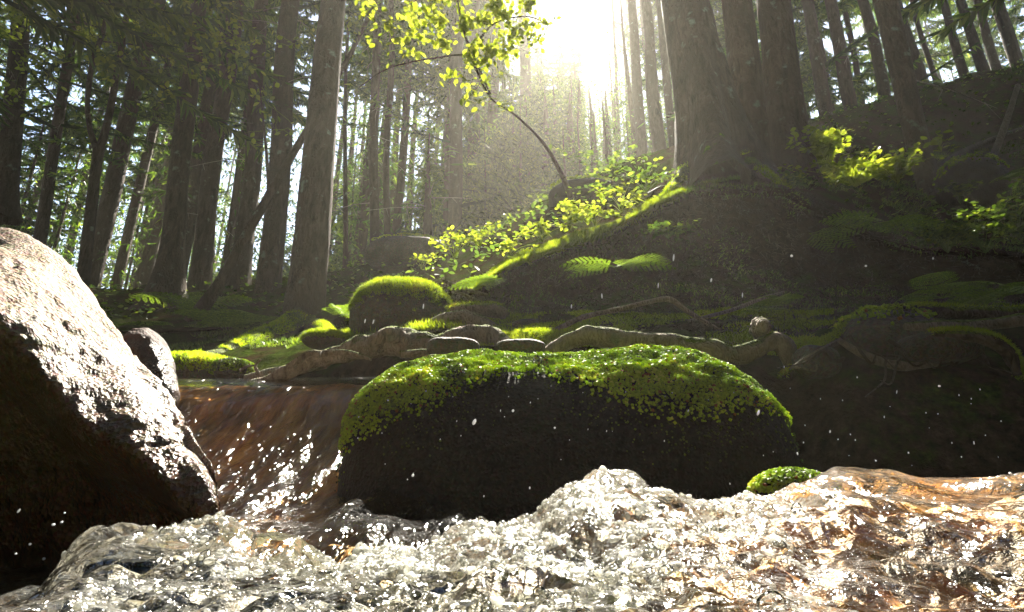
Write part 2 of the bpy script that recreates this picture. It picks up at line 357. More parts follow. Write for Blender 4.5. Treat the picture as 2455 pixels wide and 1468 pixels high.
wv = G * np.array([1., .6, 1.]) + .012 * np.stack([fbm(G * 30, 2, 6), fbm(G * 30, 2, 7), fbm(G * 30, 2, 8)], -1)
rid = 1 - np.abs(fbm(wv * 24, 3, 45)) * 2; rid2 = 1 - np.abs(fbm(wv * 48, 2, 46)) * 2
sm_ = np.clip(.48 + 2.6 * fbm(G * 7.5, 3, 91), .04, 1.2)
disp = near * (big * .022 + rid * .009 * (.35 + frothx) + (rid2 * .0040 * (.3 + frothx) + (.5 - w2) * .0015) * sm_ + (.5 - w1) * .004 * frothx * sm_) + (1 - near) * (fbm(G * 7, 3, 5) * .012)
GW = G + nn * disp[..., None]
foam = near * frothx * np.clip(.42 + 2.0 * fbm(G * 13, 3, 77), 0, 1) * np.clip(sm_ * 1.3, .1, 1) * np.ones_like(w1)
wat = M(); wat.grid(GW); wat.x['foam'] = foam; wat.x['chop'] = np.clip(sm_, 0, 1) * .85 * np.ones_like(w1)
tag(wat.obj('stream_water', WATER), kind='structure')
# bed under it
GB = G[:, ::3].copy()[::2]; wcb = wc[::3]; GB[..., 2] -= .035 + .02 * fbm(GB * 8, 3, 9)
wq = worley(GB * 22, 3); GB[..., 2] += (.5 - wq) * .03
b = M(); b.grid(GB); b.x['orange'] = np.interp(wcb, [-900, 0, 300, 900, 1300, 1800, 2000, 3400], [.5, .5, .25, .2, .3, .55, 1.2, 1.2])[None] * np.ones_like(wq) + .35 * fbm(GB * 6, 2, 6)
b.x['pale'] = np.clip(np.interp(wcb, [-900, 100, 450, 800, 1000, 3400], [.0, .05, .4, .6, .8, .9])[None] + 1.3 * fbm(GB * 6, 3, 8) - .12, 0, 1) * np.clip((.75 - GB[..., 1]) / .1 + .25 + np.clip((wcb - 1700) / 200., 0, 2)[None], .12, 1)  # pale drops at left and behind the crest: dark reflection and shade painted in
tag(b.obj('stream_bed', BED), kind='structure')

# cascade that slides over the lip between the boulders
def rowpx(kn, n=260):
    kn = np.array(kn, float); t = np.linspace(0, 1, len(kn)); u = np.linspace(0, 1, n)
    q = crom(kn, 12); tt = np.linspace(0, 1, len(q)); q = np.stack([np.interp(u, tt, q[:, j]) for j in range(3)], 1)
    return W(q[:, 0], q[:, 1], q[:, 2])
cs = [rowpx([(250, 912, 3.1), (500, 912, 3.1), (950, 905, 3.1)]), rowpx([(300, 906, 2.5), (600, 909, 2.45), (960, 900, 2.4)]), rowpx([(330, 925, 2.1), (600, 930, 2.1), (930, 925, 2.1)]),
      rowpx([(350, 985, 2.0), (600, 990, 1.98), (900, 985, 1.98)]), rowpx([(390, 1085, 1.72), (600, 1090, 1.74), (760, 1085, 1.74), (900, 1080, 1.76)]),
      rowpx([(430, 1190, 1.4), (620, 1195, 1.42), (800, 1185, 1.42), (980, 1170, 1.45)]), rowpx([(430, 1270, 1.1), (640, 1280, 1.02), (860, 1265, 1.0), (1100, 1240, 1.1)]),
      rowpx([(430, 1370, .95), (700, 1380, .85), (900, 1370, .85), (1200, 1330, .95)])]
G = crom(np.array(cs), [8, 26, 34, 44, 40, 36, 30]); nn = gnormals(G); nn *= np.sign(nn[..., 2:3])
st = G * np.array([1.0, .35, .35]); t_ = np.linspace(0, 1, len(G))[:, None]
GC = G + nn * (fbm(st * 14, 3, 21) * .04 * np.clip(t_ * 1.6 - .2, .08, 1) + fbm(st * 40, 2, 22) * .004 * np.clip(t_ * 1.5, .2, 1))[..., None]
m = M(); m.grid(GC[::-1]); m.x['chop'] = np.full(GC.shape[:2], .8); m.x['foam'] = (.35 * np.clip(t_ * 1.5 - .9, 0, 1) * np.clip(fbm(G * 9, 3, 41) * 1.5, 0, 1))[::-1]
tag(m.obj('cascade_water', WATER2), kind='structure')
GB = G[::2, ::2] - nn[::2, ::2] * .03; GB[..., 2] += .03 * fbm(GB * 7, 4, 55) - .01; 
m = M(); m.grid(GB); u_ = np.linspace(0, 1, GB.shape[1])[None]
m.x['orange'] = 1.35 - .75 * u_ + .4 * fbm(GB * 5, 3, 16); m.x['pale'] = np.clip(1.6 - 1.1 * u_ + .8 * fbm(GB * 5, 3, 18), .05, 1) * np.clip(2.3 - 2.6 * np.linspace(0, 1, len(GB))[:, None] + .6 * (1 - u_), .06, 1)  # pale falls off downstream, painting the mossy boulder's shadow into the bed
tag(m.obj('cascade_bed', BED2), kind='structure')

# ------------------------------------------------------------------ boulders
def ring_loft(rings, segs, seg2=14):     # rings: list of closed rings (K,3): smooth both ways
    A = crom(np.array(rings), segs); B = np.concatenate([A[:, -1:], A, A[:, :2]], 1)
    K = A.shape[1]; B = np.moveaxis(B, 1, 0); out = crom(B, seg2)[seg2:seg2 * (K + 1)]
    return np.moveaxis(out, 0, 1)
# left boulder: rings run across it, from far left to its tip by the cascade
def lb(S_, Rg, B_): 
    s = W(*S_); r = W(*Rg); b_ = W(*B_); back = s + np.array([-.06, .22, -.25]); low = np.array([s[0] - .05, s[1] + .12, -.4]); b_ = b_ + np.array([-.02, .14, 0]); fl = np.array([b_[0], b_[1] + .1, -.45])
    return [low, back, s, s * .62 + r * .38 + np.array([.012, 0, .012]), s * .3 + r * .7 + np.array([.015, -.01, .03]), r + np.array([.01, .015, .0]), r * .78 + b_ * .22 + np.array([0, .015, 0]), (r + b_) / 2 + np.array([0, .05, 0]), b_, fl]
rg = [lb((-900, 640, 1.45), (-900, 900, 1.0), (-900, 1300, 1.05)), lb((-400, 560, 1.5), (-400, 760, .98), (-400, 1300, 1.05)), lb((-120, 560, 1.5), (-120, 720, .95), (-120, 1300, 1.02)), lb((30, 562, 1.5), (15, 800, .95), (0, 1350, 1.0)),
      lb((150, 628, 1.48), (110, 915, .95), (60, 1360, 1.0)), lb((230, 725, 1.45), (190, 1010, .95), (130, 1360, .98)), lb((300, 830, 1.4), (290, 1065, .94), (220, 1360, .96)),
      lb((370, 925, 1.32), (350, 1120, .93), (300, 1360, .95)), lb((440, 1030, 1.2), (400, 1190, .92), (370, 1360, .93)), lb((495, 1130, 1.08), (450, 1230, .91), (420, 1360, .92)), lb((520, 1230, 1.0), (490, 1290, .92), (470, 1370, .92))]
G = ring_loft(rg, 30, 26)
def relief(G, amp, s, ctr):
    dn = norm(G - ctr); w_ = worley(G * 5 + fbm(G * 4, 2, s)[..., None], s)
    crack = -np.clip(.06 - np.abs(fbm(G * np.array([3., 3, 5]), 3, s + 3)), 0, .06) * 9
    return G + dn * (amp * (fbm(G * 4, 5, s) + .7 * fbm(G * 26, 4, s + 1) + .5 * crack + .25 * (w_ - .5)))[..., None]
ctr = G.reshape(-1, 3).mean(0)
G = relief(G, .022, 61, np.array([-.95, 1.3, 0.]))
m = M(); m.grid(G, True)
lbo = m.obj('boulder', ROCK, loc=(-.9, 1.2, -.4)); tag(lbo, 'large tan boulder sloping down into the stream, wet and glittering near the orange cascade', 'boulder')

def blob(c, ax, e=2.3, n=140, mrow=80, amp=.03, fr=4, s=1, rot=0., skew=None):
    u = np.linspace(0, 2 * math.pi, n, endpoint=False); v = np.linspace(-math.pi / 2, math.pi / 2, mrow)
    U, V = np.meshgrid(u, v); f = lambda a: np.sign(a) * np.abs(a) ** (2 / e)
    G = np.stack([f(np.cos(V)) * f(np.cos(U)), f(np.cos(V)) * f(np.sin(U)), f(np.sin(V))], -1) * np.array(ax)
    if skew is not None: G = skew(G)
    c_, s_ = math.cos(rot), math.sin(rot); G = np.stack([G[..., 0] * c_ - G[..., 1] * s_, G[..., 0] * s_ + G[..., 1] * c_, G[..., 2]], -1)
    G = G + np.array(c); dn = norm(G - np.array(c))
    return G + dn * (amp * fbm(G * fr, 4, s) + amp * .3 * fbm(G * fr * 5, 3, s + 4))[..., None]
def sample_grid(G, n, closed=True):
    if closed: G = np.concatenate([G, G[:, :1]], 1)
    e1 = G[:-1, 1:] - G[:-1, :-1]; e2 = G[1:, :-1] - G[:-1, :-1]; cr_ = np.cross(e1, e2); ar = np.linalg.norm(cr_, axis=-1)
    N_ = cr_ / np.maximum(ar[..., None], 1e-12); i = rng.choice(ar.size, n, p=ar.ravel() / ar.sum())
    r, q = np.divmod(i, ar.shape[1]); u, v = rng.random((2, n, 1)); return G[r, q] + e1[r, q] * u + e2[r, q] * v, N_[r, q]
# leafy moss cushions: small faceted buds
oct_v = np.array([(1, 0, 0), (0, 1, 0), (-1, 0, 0), (0, -1, 0), (0, 0, 1.1), (0, 0, -.6)], float)
oct_f = np.array([(0, 1, 4), (1, 2, 4), (2, 3, 4), (3, 0, 4), (1, 0, 5), (2, 1, 5), (3, 2, 5), (0, 3, 5)])
def basis(nrm, n, jit=.5):
    z = norm(nrm + rng.normal(0, jit, (n, 3))); t = norm(np.cross(z, rng.normal(0, 1, (n, 3)))); return t, np.cross(z, t), z
def buds(m, P, Nn, r, lift=.3):
    n = len(P); sz = r * rng.uniform(.55, 1.4, n); X_, Y_, Z_ = basis(Nn, n, .5)
    clump = vnoise(P * 30, 3); rn = np.clip(.15 + .7 * vnoise(P * 14, 5) + rng.normal(0, .13, n), 0, .93); rn[rng.random(n) < .03] = 1.
    P = P + Nn * (sz * lift + clump * r * 3.6)[:, None]
    return m.scatter(oct_v, oct_f, P, X_, Y_, Z_, sz, rn)
def blades(m, P, Nn, L, wd, jit=.45, rn=None, droop=0.):
    n = len(P); z = norm(Nn + rng.normal(0, jit, (n, 3)) + np.array([0, 0, droop])); x_ = norm(np.cross(z, rng.normal(0, 1, (n, 3)))); y_ = np.cross(z, x_)
    tv = np.array([(-.5, 0, 0), (.5, 0, 0), (.35, .12, .55), (-.35, .12, .55), (0, .35, 1.)]); tf = np.array([(0, 1, 2), (0, 2, 3), (3, 2, 4)])
    l = L * rng.uniform(.5, 1.3, n); sc = np.stack([np.full(n, wd), l, l], 1)
    if rn is None: rn = np.clip(.2 + .7 * vnoise(P * 9, 15) + rng.normal(0, .15, n), 0, 1)
    return m.scatter(tv, tf, P, x_, y_, z, sc, rn)

def moss_boulder():
    def skew(G):
        x = G[..., 0] / .7; top = np.clip(G[..., 2], 0, 1)
        G = G.copy(); G[..., 2] += top * (.05 * np.exp(-((x - .3) / .5) ** 2) - .2 * np.clip(x - .55, 0, 1) - .05 * np.exp(-((x + .05) / .2) ** 2)) - top * .5 * np.clip(-G[..., 1] - .1, 0, 1); G[..., 0] *= 1 - .35 * np.clip(-G[..., 2] - .02, 0, 1) ; return G
    cx = W(1345, 1000, 1.78)[0]
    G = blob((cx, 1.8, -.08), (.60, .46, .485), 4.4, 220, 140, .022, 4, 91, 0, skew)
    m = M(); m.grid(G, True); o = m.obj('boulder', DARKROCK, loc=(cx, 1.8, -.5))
    tag(o, 'wide low boulder capped in bright green moss, dark underneath, standing in mid stream', 'boulder')
    P, Nn = sample_grid(G, 300000)
    if Nn[:, 2][P[:, 2] > .3].mean() < 0: Nn = -Nn
    edge = .318 - .11 * np.clip((np.abs(P[:, 0] - cx) - .42) / .16, 0, 1) + .055 * np.sin(P[:, 0] * 9 + 1) + .07 * fbm(P * np.array([5, 5, 2]), 3, 14)
    k = (P[:, 2] > edge - .09) & (rng.random(len(P)) < np.clip((P[:, 2] - edge + .09) / .07, .0, 1) ** 1.5)
    # bare worn patch on top where stone shows through
    bare = ((P[:, 0] - (cx - .12)) / .2) ** 2 + ((P[:, 1] - 1.85) / .33) ** 2 + fbm(P * 9, 3, 2) * .8 < .6
    bare &= P[:, 1] > 1.62
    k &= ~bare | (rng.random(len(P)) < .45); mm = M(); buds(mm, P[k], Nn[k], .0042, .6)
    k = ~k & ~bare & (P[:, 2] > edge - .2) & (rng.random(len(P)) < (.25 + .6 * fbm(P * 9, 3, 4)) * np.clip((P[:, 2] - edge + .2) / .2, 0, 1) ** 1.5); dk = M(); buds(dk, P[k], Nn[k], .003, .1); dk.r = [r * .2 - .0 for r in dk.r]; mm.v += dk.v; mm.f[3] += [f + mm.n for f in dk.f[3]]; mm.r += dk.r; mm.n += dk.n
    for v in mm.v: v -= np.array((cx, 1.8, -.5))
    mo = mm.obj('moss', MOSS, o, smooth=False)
    k = bare & (P[:, 1] > 1.7) & (np.abs(Nn[:, 2]) > .9) & (rng.random(len(P)) < .1); st = M()
    t, b_, z_ = basis(Nn[k], k.sum(), .25)
    st.scatter(oct_v * np.array([1, .3, .2]), oct_f, P[k] + Nn[k] * .006, t, b_, z_, .006 * rng.uniform(.5, 1.6, k.sum()), rng.random(k.sum()))
    for v in st.v: v -= np.array((cx, 1.8, -.5))
    tag(st.obj('litter', STICK, o, smooth=False), kind='stuff')
moss_boulder()

G = blob(W(350, 890, 1.95), (.085, .14, .15), 2.3, 90, 60, .03, 7, 5, .3)
G[..., 0] += (G[..., 2] - .45) * -.35
tag(M().grid(G, True).obj('rock', REDROCK), 'small reddish brown wet rock leaning behind the large tan boulder', 'rock')

def mossy_rock(px, py, Y, ax, label, zcut=.2, s=3, e=2.3, nb=24000, r=.008, long_=0, rot=0, mat=None, name='mossy_rock', rk=None):
    c = W(px, py, Y); G = blob(c, ax, e, 120, 80, min(ax) * .12, 1.2 / max(ax) + 2, s, rot)
    o = M().grid(G, True).obj(name, rk or GREYROCK, loc=c); tag(o, label, 'rock')
    P, Nn = sample_grid(G, nb)
    if (Nn * (P - c)).sum() < 0: Nn = -Nn
    k = Nn[:, 2] + .35 * fbm(P * 7, 3, s) > zcut; P, Nn = P[k] - c, Nn[k]; mm = M()
    if long_: blades(mm, P, Nn, long_, long_ * .16)
    else: buds(mm, P, Nn, r)
    mm.obj('moss', mat or MOSSY, o, smooth=False); return o
mossy_rock(965, 765, 3.1, (.28, .25, .21), 'rounded rock under thick yellow green moss, left of the thin bare twigs', .28, 13, 2.2, 30000, long_=.022)
mossy_rock(780, 818, 2.75, (.11, .09, .04), 'flat cushion of bright moss between the straight trunk and the grey root', .0, 17, 2.2, 9000, long_=.02)
mossy_rock(1400, 490, 5.2, (.36, .35, .17), 'dark rock slab behind the leafy plants on the mossy ledge', .75, 23, 2.6, 4000, r=.01, rk=DARKROCK)
mossy_rock(2330, 450, 3.9, (.22, .2, .22), 'dark squat rock with leaves growing on it, below the leaning dead pole', .55, 27, 2.4, 4000, r=.01, rk=DARKROCK, mat=MOSS)
mossy_rock(975, 612, 6.5, (.5, .3, .2), 'smooth grey rock on the slope behind two thin straight trunks', .8, 29, 2.4, 3000, r=.01)
mossy_rock(450, 893, 2.95, (.26, .14, .09), 'low rock in dark green moss at the pool edge, beside the reddish rock', .0, 37, 2.2, 16000, long_=.02, mat=MOSS)
mossy_rock(560, 893, 2.8, (.09, .08, .05), 'small mossy stone at the waterline beside the brown log', .0, 39, 2.2, 6000, r=.006, mat=MOSS)
mossy_rock(1905, 1180, 1.15, (.075, .05, .028), 'small moss patched stone poking out of the foaming water under the dark bank', -.1, 43, 2.2, 5000, r=.004, mat=MOSS, rk=DARKROCK)
mossy_rock(2130, 830, 2.0, (.17, .15, .12), 'dark lumpy rock wedged under the roots on the right bank', .6, 47, 2.3, 3000, r=.007, mat=MOSS, rk=GREYROCK)

for px_, py_, Y, ax, lb_ in ((1090, 838, 2.12, (.1, .09, .035), 'flat pale stone wedged under the right end of the knobbly grey root'), (1245, 842, 2.05, (.09, .1, .03), 'flat sunlit stone directly behind the left half of the mossy boulder'),
    (1265, 788, 2.5, (.07, .06, .035), 'small angular stone in the moss between the two arched roots'), (1960, 868, 1.9, (.07, .06, .05), 'small dark stone under the straight pale twig'), (2240, 838, 1.85, (.12, .1, .05), 'broad flat stone held in the low loop of thin root')):
    c_ = W(px_, py_, Y); G = blob(c_, ax, 3., 70, 50, min(ax) * .35, 9, int(px_)); tag(M().grid(G, True).obj('stone', GREYROCK, loc=c_), lb_, 'stone')

# ------------------------------------------------------------------ roots, logs, twigs
def rpath(pts, wob=0.):
    P = np.array([W(a[0], a[1], a[2]) for a in pts]); r = np.array([a[3] * a[2] / F for a in pts]); return P, r
def root(name, pts, label, cat, mat, n=18, bump=.35, fr=14, moss=None, steps=12, extra=(), s=0, parts='branch'):
    P, r = rpath(pts); o = M().tube(P, r, n, steps, bump, fr, s).obj(name, mat, loc=P[0])
    tag(o, label, cat)
    for ex in extra:
        Pe, re_ = rpath(ex); M().tube(Pe - P[0], re_, 8, 8, .25, 20, s + 1).obj(parts, mat, o)
    if moss:
        C = crom(np.concatenate([P, r[:, None]], 1), 20); i = rng.integers(0, len(C), moss[0]); a = rng.uniform(-1.25, 1.25, moss[0])
        T_ = norm(np.gradient(C[:, :3], axis=0))[i]; sx = norm(np.cross(T_, [0, 0, 1])); up = np.cross(sx, T_)
        Nn = sx * np.sin(a)[:, None] + up * np.cos(a)[:, None]; Q = C[i, :3] + Nn * C[i, 3:4] - P[0] + T_ * rng.normal(0, .01, (moss[0], 1))
        k = fbm(C[i, :3] * 6, 3, s) + rng.normal(0, .1, moss[0]) > -moss[2]; mm = M(); blades(mm, Q[k], Nn[k], moss[1], moss[1] * .2)
        mm.obj('moss', MOSSY, o, smooth=False)
    return o
root('tree_root', [(610, 925, 2.35, 18), (700, 890, 2.3, 20), (760, 862, 2.3, 24), (830, 845, 2.3, 28), (900, 825, 2.3, 34), (980, 820, 2.3, 34), (1050, 832, 2.3, 30), (1120, 812, 2.3, 34), (1160, 815, 2.3, 36), (1215, 845, 2.25, 30), (1260, 880, 2.2, 20)],
     'long knobbly pale grey root humping over the bank behind the mossy boulder', 'root', ROOTM, 28, .55, 12, steps=22, s=1,
     extra=[[(770, 850, 2.22, 9), (830, 845, 2.2, 7), (890, 862, 2.18, 5)], [(690, 880, 2.2, 8), (740, 850, 2.2, 9), (770, 850, 2.2, 8)], [(960, 850, 2.18, 10), (1080, 846, 2.15, 12), (1200, 850, 2.12, 9), (1310, 846, 2.1, 7)]])
root('tree_root', [(1020, 800, 2.6, 12), (1050, 775, 2.6, 17), (1100, 762, 2.6, 19), (1150, 772, 2.55, 17), (1210, 795, 2.5, 12), (1270, 800, 2.5, 8)], 'short brown arched root just above the knobbly grey root', 'root', ROOTM, 16, .3, s=2)
root('tree_root', [(1080, 745, 2.75, 10), (1130, 742, 2.75, 17), (1190, 745, 2.72, 19), (1215, 758, 2.7, 12)], 'stubby root end with moss on its back right of the mossy rock', 'root', ROOTM, 16, .3, s=3, moss=(1500, .012, .1))
root('tree_root', [(1290, 870, 2.05, 14), (1330, 838, 2.05, 20), (1390, 808, 2.05, 28), (1440, 806, 2.05, 28), (1520, 818, 2.05, 26), (1610, 826, 2.05, 27), (1690, 834, 2.02, 24), (1755, 850, 2.0, 22), (1815, 836, 2.0, 25), (1856, 818, 2.0, 26), (1882, 840, 2.0, 24), (1896, 885, 2.03, 12)],
     'thick smooth sunlit root running behind the right half of the mossy boulder', 'root', ROOTM, 32, .5, 11, steps=26, s=4)
root('tree_root', [(1190, 850, 2.3, 6), (1330, 792, 2.3, 7), (1400, 760, 2.3, 7), (1500, 738, 2.3, 7), (1560, 723, 2.3, 7), (1605, 718, 2.3, 8), (1645, 744, 2.3, 7), (1690, 772, 2.3, 6), (1735, 798, 2.3, 5)],
     'thin root arching like a tent over the moss in front of the earth bank', 'root', ROOTM, 10, .2, 20, s=5)
root('tree_root', [(1885, 905, 2.0, 12), (1945, 855, 2.0, 18), (2000, 822, 2.0, 20), (2050, 790, 2.0, 24), (2085, 765, 2.02, 26), (2130, 775, 2.05, 20), (2160, 800, 2.05, 14)],
     'mossy dark root climbing to a hump on the right bank', 'root', ROOTMOSS, 18, .35, 12, s=6, moss=(6000, .014, .15))
root('tree_root', [(2010, 815, 1.86, 7), (2060, 845, 1.85, 10), (2120, 870, 1.84, 12), (2180, 878, 1.84, 12), (2240, 868, 1.85, 12), (2300, 845, 1.88, 12), (2340, 820, 1.9, 8)],
     'thin root hanging in a low loop across the face of the right bank', 'root', ROOTM, 12, .3, 16, s=7)
root('tree_root', [(2170, 783, 1.8, 9), (2240, 782, 1.8, 14), (2310, 782, 1.8, 15), (2390, 776, 1.78, 15), (2470, 764, 1.75, 17), (2650, 745, 1.7, 18)],
     'bare pale root lying level along the top of the right bank', 'root', ROOTM, 16, .25, 12, s=8)
root('tree_root', [(2120, 772, 1.95, 10), (2160, 752, 1.95, 16), (2220, 745, 1.95, 17), (2320, 750, 1.95, 17), (2400, 752, 1.93, 16), (2600, 740, 1.9, 16)],
     'moss speckled root directly behind the bare pale root', 'root', ROOTMOSS, 16, .3, 12, s=9, moss=(4500, .012, .1))
root('tree_root', [(2240, 800, 1.75, 8), (2300, 802, 1.72, 14), (2370, 815, 1.7, 16), (2420, 850, 1.7, 14), (2440, 900, 1.7, 9)],
     'mossy root bending down over the edge of the right bank below the pale one', 'root', ROOTMOSS, 14, .3, 12, s=10, moss=(3500, .012, .2))
rr_ = random.Random(4)
for q in range(9):
    x0 = rr_.uniform(1930, 2380); y0 = rr_.uniform(800, 850); sg = rr_.choice((-1, 1)); pts = [(x0 + sg * j * rr_.uniform(22, 40), y0 + j * rr_.uniform(4, 30) + 14 * math.sin(j * 1.3 + q), 1.86 - .02 * j, max(1.5, 5.5 - j)) for j in range(5)]
    o_ = root('thin_root', pts, 'thin dark root trailing down the shaded right bank', 'root', BARK, 8, .3, 20, steps=6, s=40 + q); o_['group'] = 'thin roots tangled on the right bank'
root('root_stub', [(1818, 800, 2.14, 16), (1822, 790, 2.06, 20), (1826, 784, 1.99, 23), (1827, 783, 1.96, 15)], 'round pale root stub like a knob above the right end of the mossy boulder', 'root stub', ROOTM, 26, .5, 45, s=11)
root('log', [(590, 912, 2.5, 14), (660, 895, 2.5, 15), (720, 885, 2.5, 15), (780, 872, 2.5, 14)], 'short brown log half sunk at the pool edge left of the grey root', 'log', ROOTM, 14, .2, 10, s=12,
     extra=[[(620, 895, 2.45, 5), (612, 878, 2.45, 4), (625, 862, 2.45, 2)], [(575, 890, 2.45, 5), (590, 880, 2.45, 4), (610, 876, 2.4, 2)]])
for pts, lb_ in (([(1893, 886, 1.8, 3.5), (1940, 852, 1.8, 3), (2010, 814, 1.8, 2)], 'pale straight twig leaning up against the mossy root right of the boulder'),
                 ([(1897, 880, 1.78, 3), (1925, 884, 1.78, 3), (1955, 889, 1.78, 2.5), (1958, 874, 1.78, 2)], 'little hooked twig sticking out level beside the right end of the mossy boulder'),
                 ([(1060, 672, 3., 4), (1110, 690, 2.95, 5), (1160, 706, 2.9, 5), (1195, 717, 2.9, 4), (1226, 704, 2.9, 2)], 'thin bare twig with an upturned end right of the mossy rock'),
                 ([(1070, 690, 2.95, 3), (1120, 710, 2.9, 4), (1165, 730, 2.9, 4)], 'shorter thin twig beneath the upturned one'),
                 ([(1650, 770, 2.4, 4), (1750, 745, 2.4, 5), (1830, 715, 2.4, 5), (1880, 700, 2.4, 3)], 'curved twig rising to the small fern on the shelf of the bank')):
    root('twig', pts, lb_, 'twig', STICK, 6, .1, 10, steps=6)
root('fallen_log', [(1980, 372, 5.2, 7), (2100, 318, 5.6, 9), (2220, 285, 6., 9), (2330, 235, 6.6, 8)], 'thin fallen trunk lying up the slope behind the leafy shrub', 'log', BARK, 10, .1, 5)
root('fallen_log', [(2250, 395, 4.4, 6), (2340, 350, 4.7, 8), (2480, 300, 5., 8)], 'thin fallen trunk lying just above the dark squat rock', 'log', BARK, 10, .1, 5)
root('dead_pole', [(2365, 415, 3.9, 9), (2395, 340, 3.9, 9), (2420, 270, 3.9, 8), (2440, 205, 3.9, 7)], 'pale dead pole leaning alone on the right hillside', 'pole', STICK, 10, .1, 8)

# ------------------------------------------------------------------ trees
def lit(P, core=False):                               # does foliage here shade the open stream
    t = (P[:, 2] - .7) / SUN[2]; x_ = P[:, 0] - t * SUN[0]; y_ = P[:, 1] - t * SUN[1]
    k = fbm(np.stack([x_ * 1.2, y_ * 1.2, x_ * 0], -1), 2, 66) * .7
    a = ((x_ - .35) / (2.3 + k)) ** 2 + ((y_ - 2.0) / (2.7 + k)) ** 2 < 1
    b_ = ((x_ + 1.1) / 1.5) ** 2 + ((y_ - 1.6) / 2.2) ** 2 < 1
    if core: return a | b_
    hole = (fbm(np.stack([x_ * .5, y_ * .5, x_ * 0 + 3], -1), 3, 88) > -.17) & (y_ > 4)
    return ((a | b_) & (rng.random(len(P)) < .999)) | (hole & (rng.random(len(P)) < .9))
TW = np.array([(-.5, 0, 0), (.5, 0, 0), (.42, .5, -.10), (-.42, .5, -.10), (0, 1, -.28)]); TWF = np.array([(0, 1, 2), (0, 2, 3), (3, 2, 4)])
def crown(H, h0, Lm, nb, dens=20, seed=0, sparse=1.):
    r = np.random.default_rng(seed); P = []; Dr = []; Ln = []; Rn = []; m = M()
    for b_ in range(nb):
        q = (b_ + r.random()) / nb; h = h0 + (H - h0) * q; az = r.uniform(0, 2 * math.pi)
        L = (Lm * (1 - q) ** .75 + .25) * r.uniform(.65, 1.15); n = max(8, int(L * dens * sparse))
        rise = r.uniform(-.05, .2) * (.3 + q); dr = r.uniform(.12, .3)
        t = np.sort(r.uniform(.12, 1, n)); hd = np.array([math.cos(az), math.sin(az), 0])
        c = hd * (L * t)[:, None]; c[:, 2] += h + rise * L * t - dr * L * t ** 2 + .1 * L * t ** 3
        sd = np.array([-hd[1], hd[0], 0]) * np.where(np.arange(n) % 2, 1, -1)[:, None]
        d_ = norm(sd * r.uniform(.3, 1, (n, 1)) + hd * r.uniform(.1, .9, (n, 1)) + np.array([0, 0, -1]) * r.uniform(.15, 1.1, (n, 1)))
        P.append(c); Dr.append(d_); Ln.append((.09 + .2 * L / (Lm + .3) * (1 - .6 * t)) * r.uniform(.6, 1.3, n)); Rn.append(np.clip(r.normal(.35 + .2 * t, .22, n), 0, 1))
        tt = np.linspace(0, 1, 5); bc = hd * (L * tt)[:, None]; bc[:, 2] += h + rise * L * tt - dr * L * tt ** 2 + .1 * L * tt ** 3
        m.tube(bc, np.linspace(.022, .004, 5) * (.5 + L / 3), 3, 1, raw=True, cap=False)
    P = np.concatenate(P); D_ = np.concatenate(Dr); L_ = np.concatenate(Ln); Rn = np.concatenate(Rn)
    return m, P, D_, L_, Rn
def crown_mesh(c, mat, off=None, cull=False, wd=.042):
    m0, P, D_, L_, Rn = c; m = M(); m.v = list(m0.v); m.f = {3: list(m0.f[3]), 4: list(m0.f[4])}; m.r = [v * 0 for v in m0.r]; m.n = m0.n
    if cull:
        k = ~lit(P + off); P, D_, L_, Rn = P[k], D_[k], L_[k], Rn[k]
        V = np.concatenate(m.v); F4 = np.concatenate(m.f[4]); ok = ~lit(V + off); F4 = F4[ok[F4].all(1)]; m.f[4] = [F4]; m.v = [V]; m.r = [V[:, 0] * 0]
    n = len(P); x_ = norm(np.cross(D_, rng.normal(0, 1, (n, 3)) * np.array([.5, .5, 1]))); z_ = np.cross(x_, D_)
    m.scatter(TW, TWF, P, x_, D_, z_, np.stack([np.full(n, wd) * (.6 + L_), L_, L_], 1), Rn)
    return m.mesh('crown', mat, False)
CR = [crown(19, 4.5, 2.2, 150, 80, 1), crown(17, 2.0, 2.3, 170, 80, 2), crown(15, 1.0, 2.0, 170, 75, 3), crown(20, 7, 2.4, 130, 80, 4), crown(13, .4, 2.1, 170, 60, 5)]
CRM = [crown_mesh(c, NEEDLE) for c in CR]

def trunk_mb(P, r, n=14, flare=.0, seed=0, bump=.06, steps=10):
    m = M(); Q = crom(np.concatenate([P, np.asarray(r)[:, None]], 1), steps); C, rr = Q[:, :3], Q[:, 3]
    T_ = norm(np.gradient(C, axis=0)); A = norm(np.cross(T_, [0, 1., 0])); B = np.cross(T_, A); a = np.linspace(0, 2 * math.pi, n, endpoint=False)
    D = A[:, None] * np.cos(a)[None, :, None] + B[:, None] * np.sin(a)[None, :, None]
    hgt = (C[:, 2] - C[0, 2])[:, None]; lob = 1 + flare * np.exp(-hgt / (.22 + .5 * flare * rr[0] * 2)) * (1 + .55 * np.cos(a * 3 + seed) + .35 * np.cos(a * 5 + seed * 2))[None]
    G = C[:, None] + D * (rr[:, None] * lob)[..., None]; G = G + D * (rr[:, None] * bump * fbm(G * np.array([14, 14, 4]), 3, seed))[..., None]
    return m.grid(G, True)
tcount = [0]
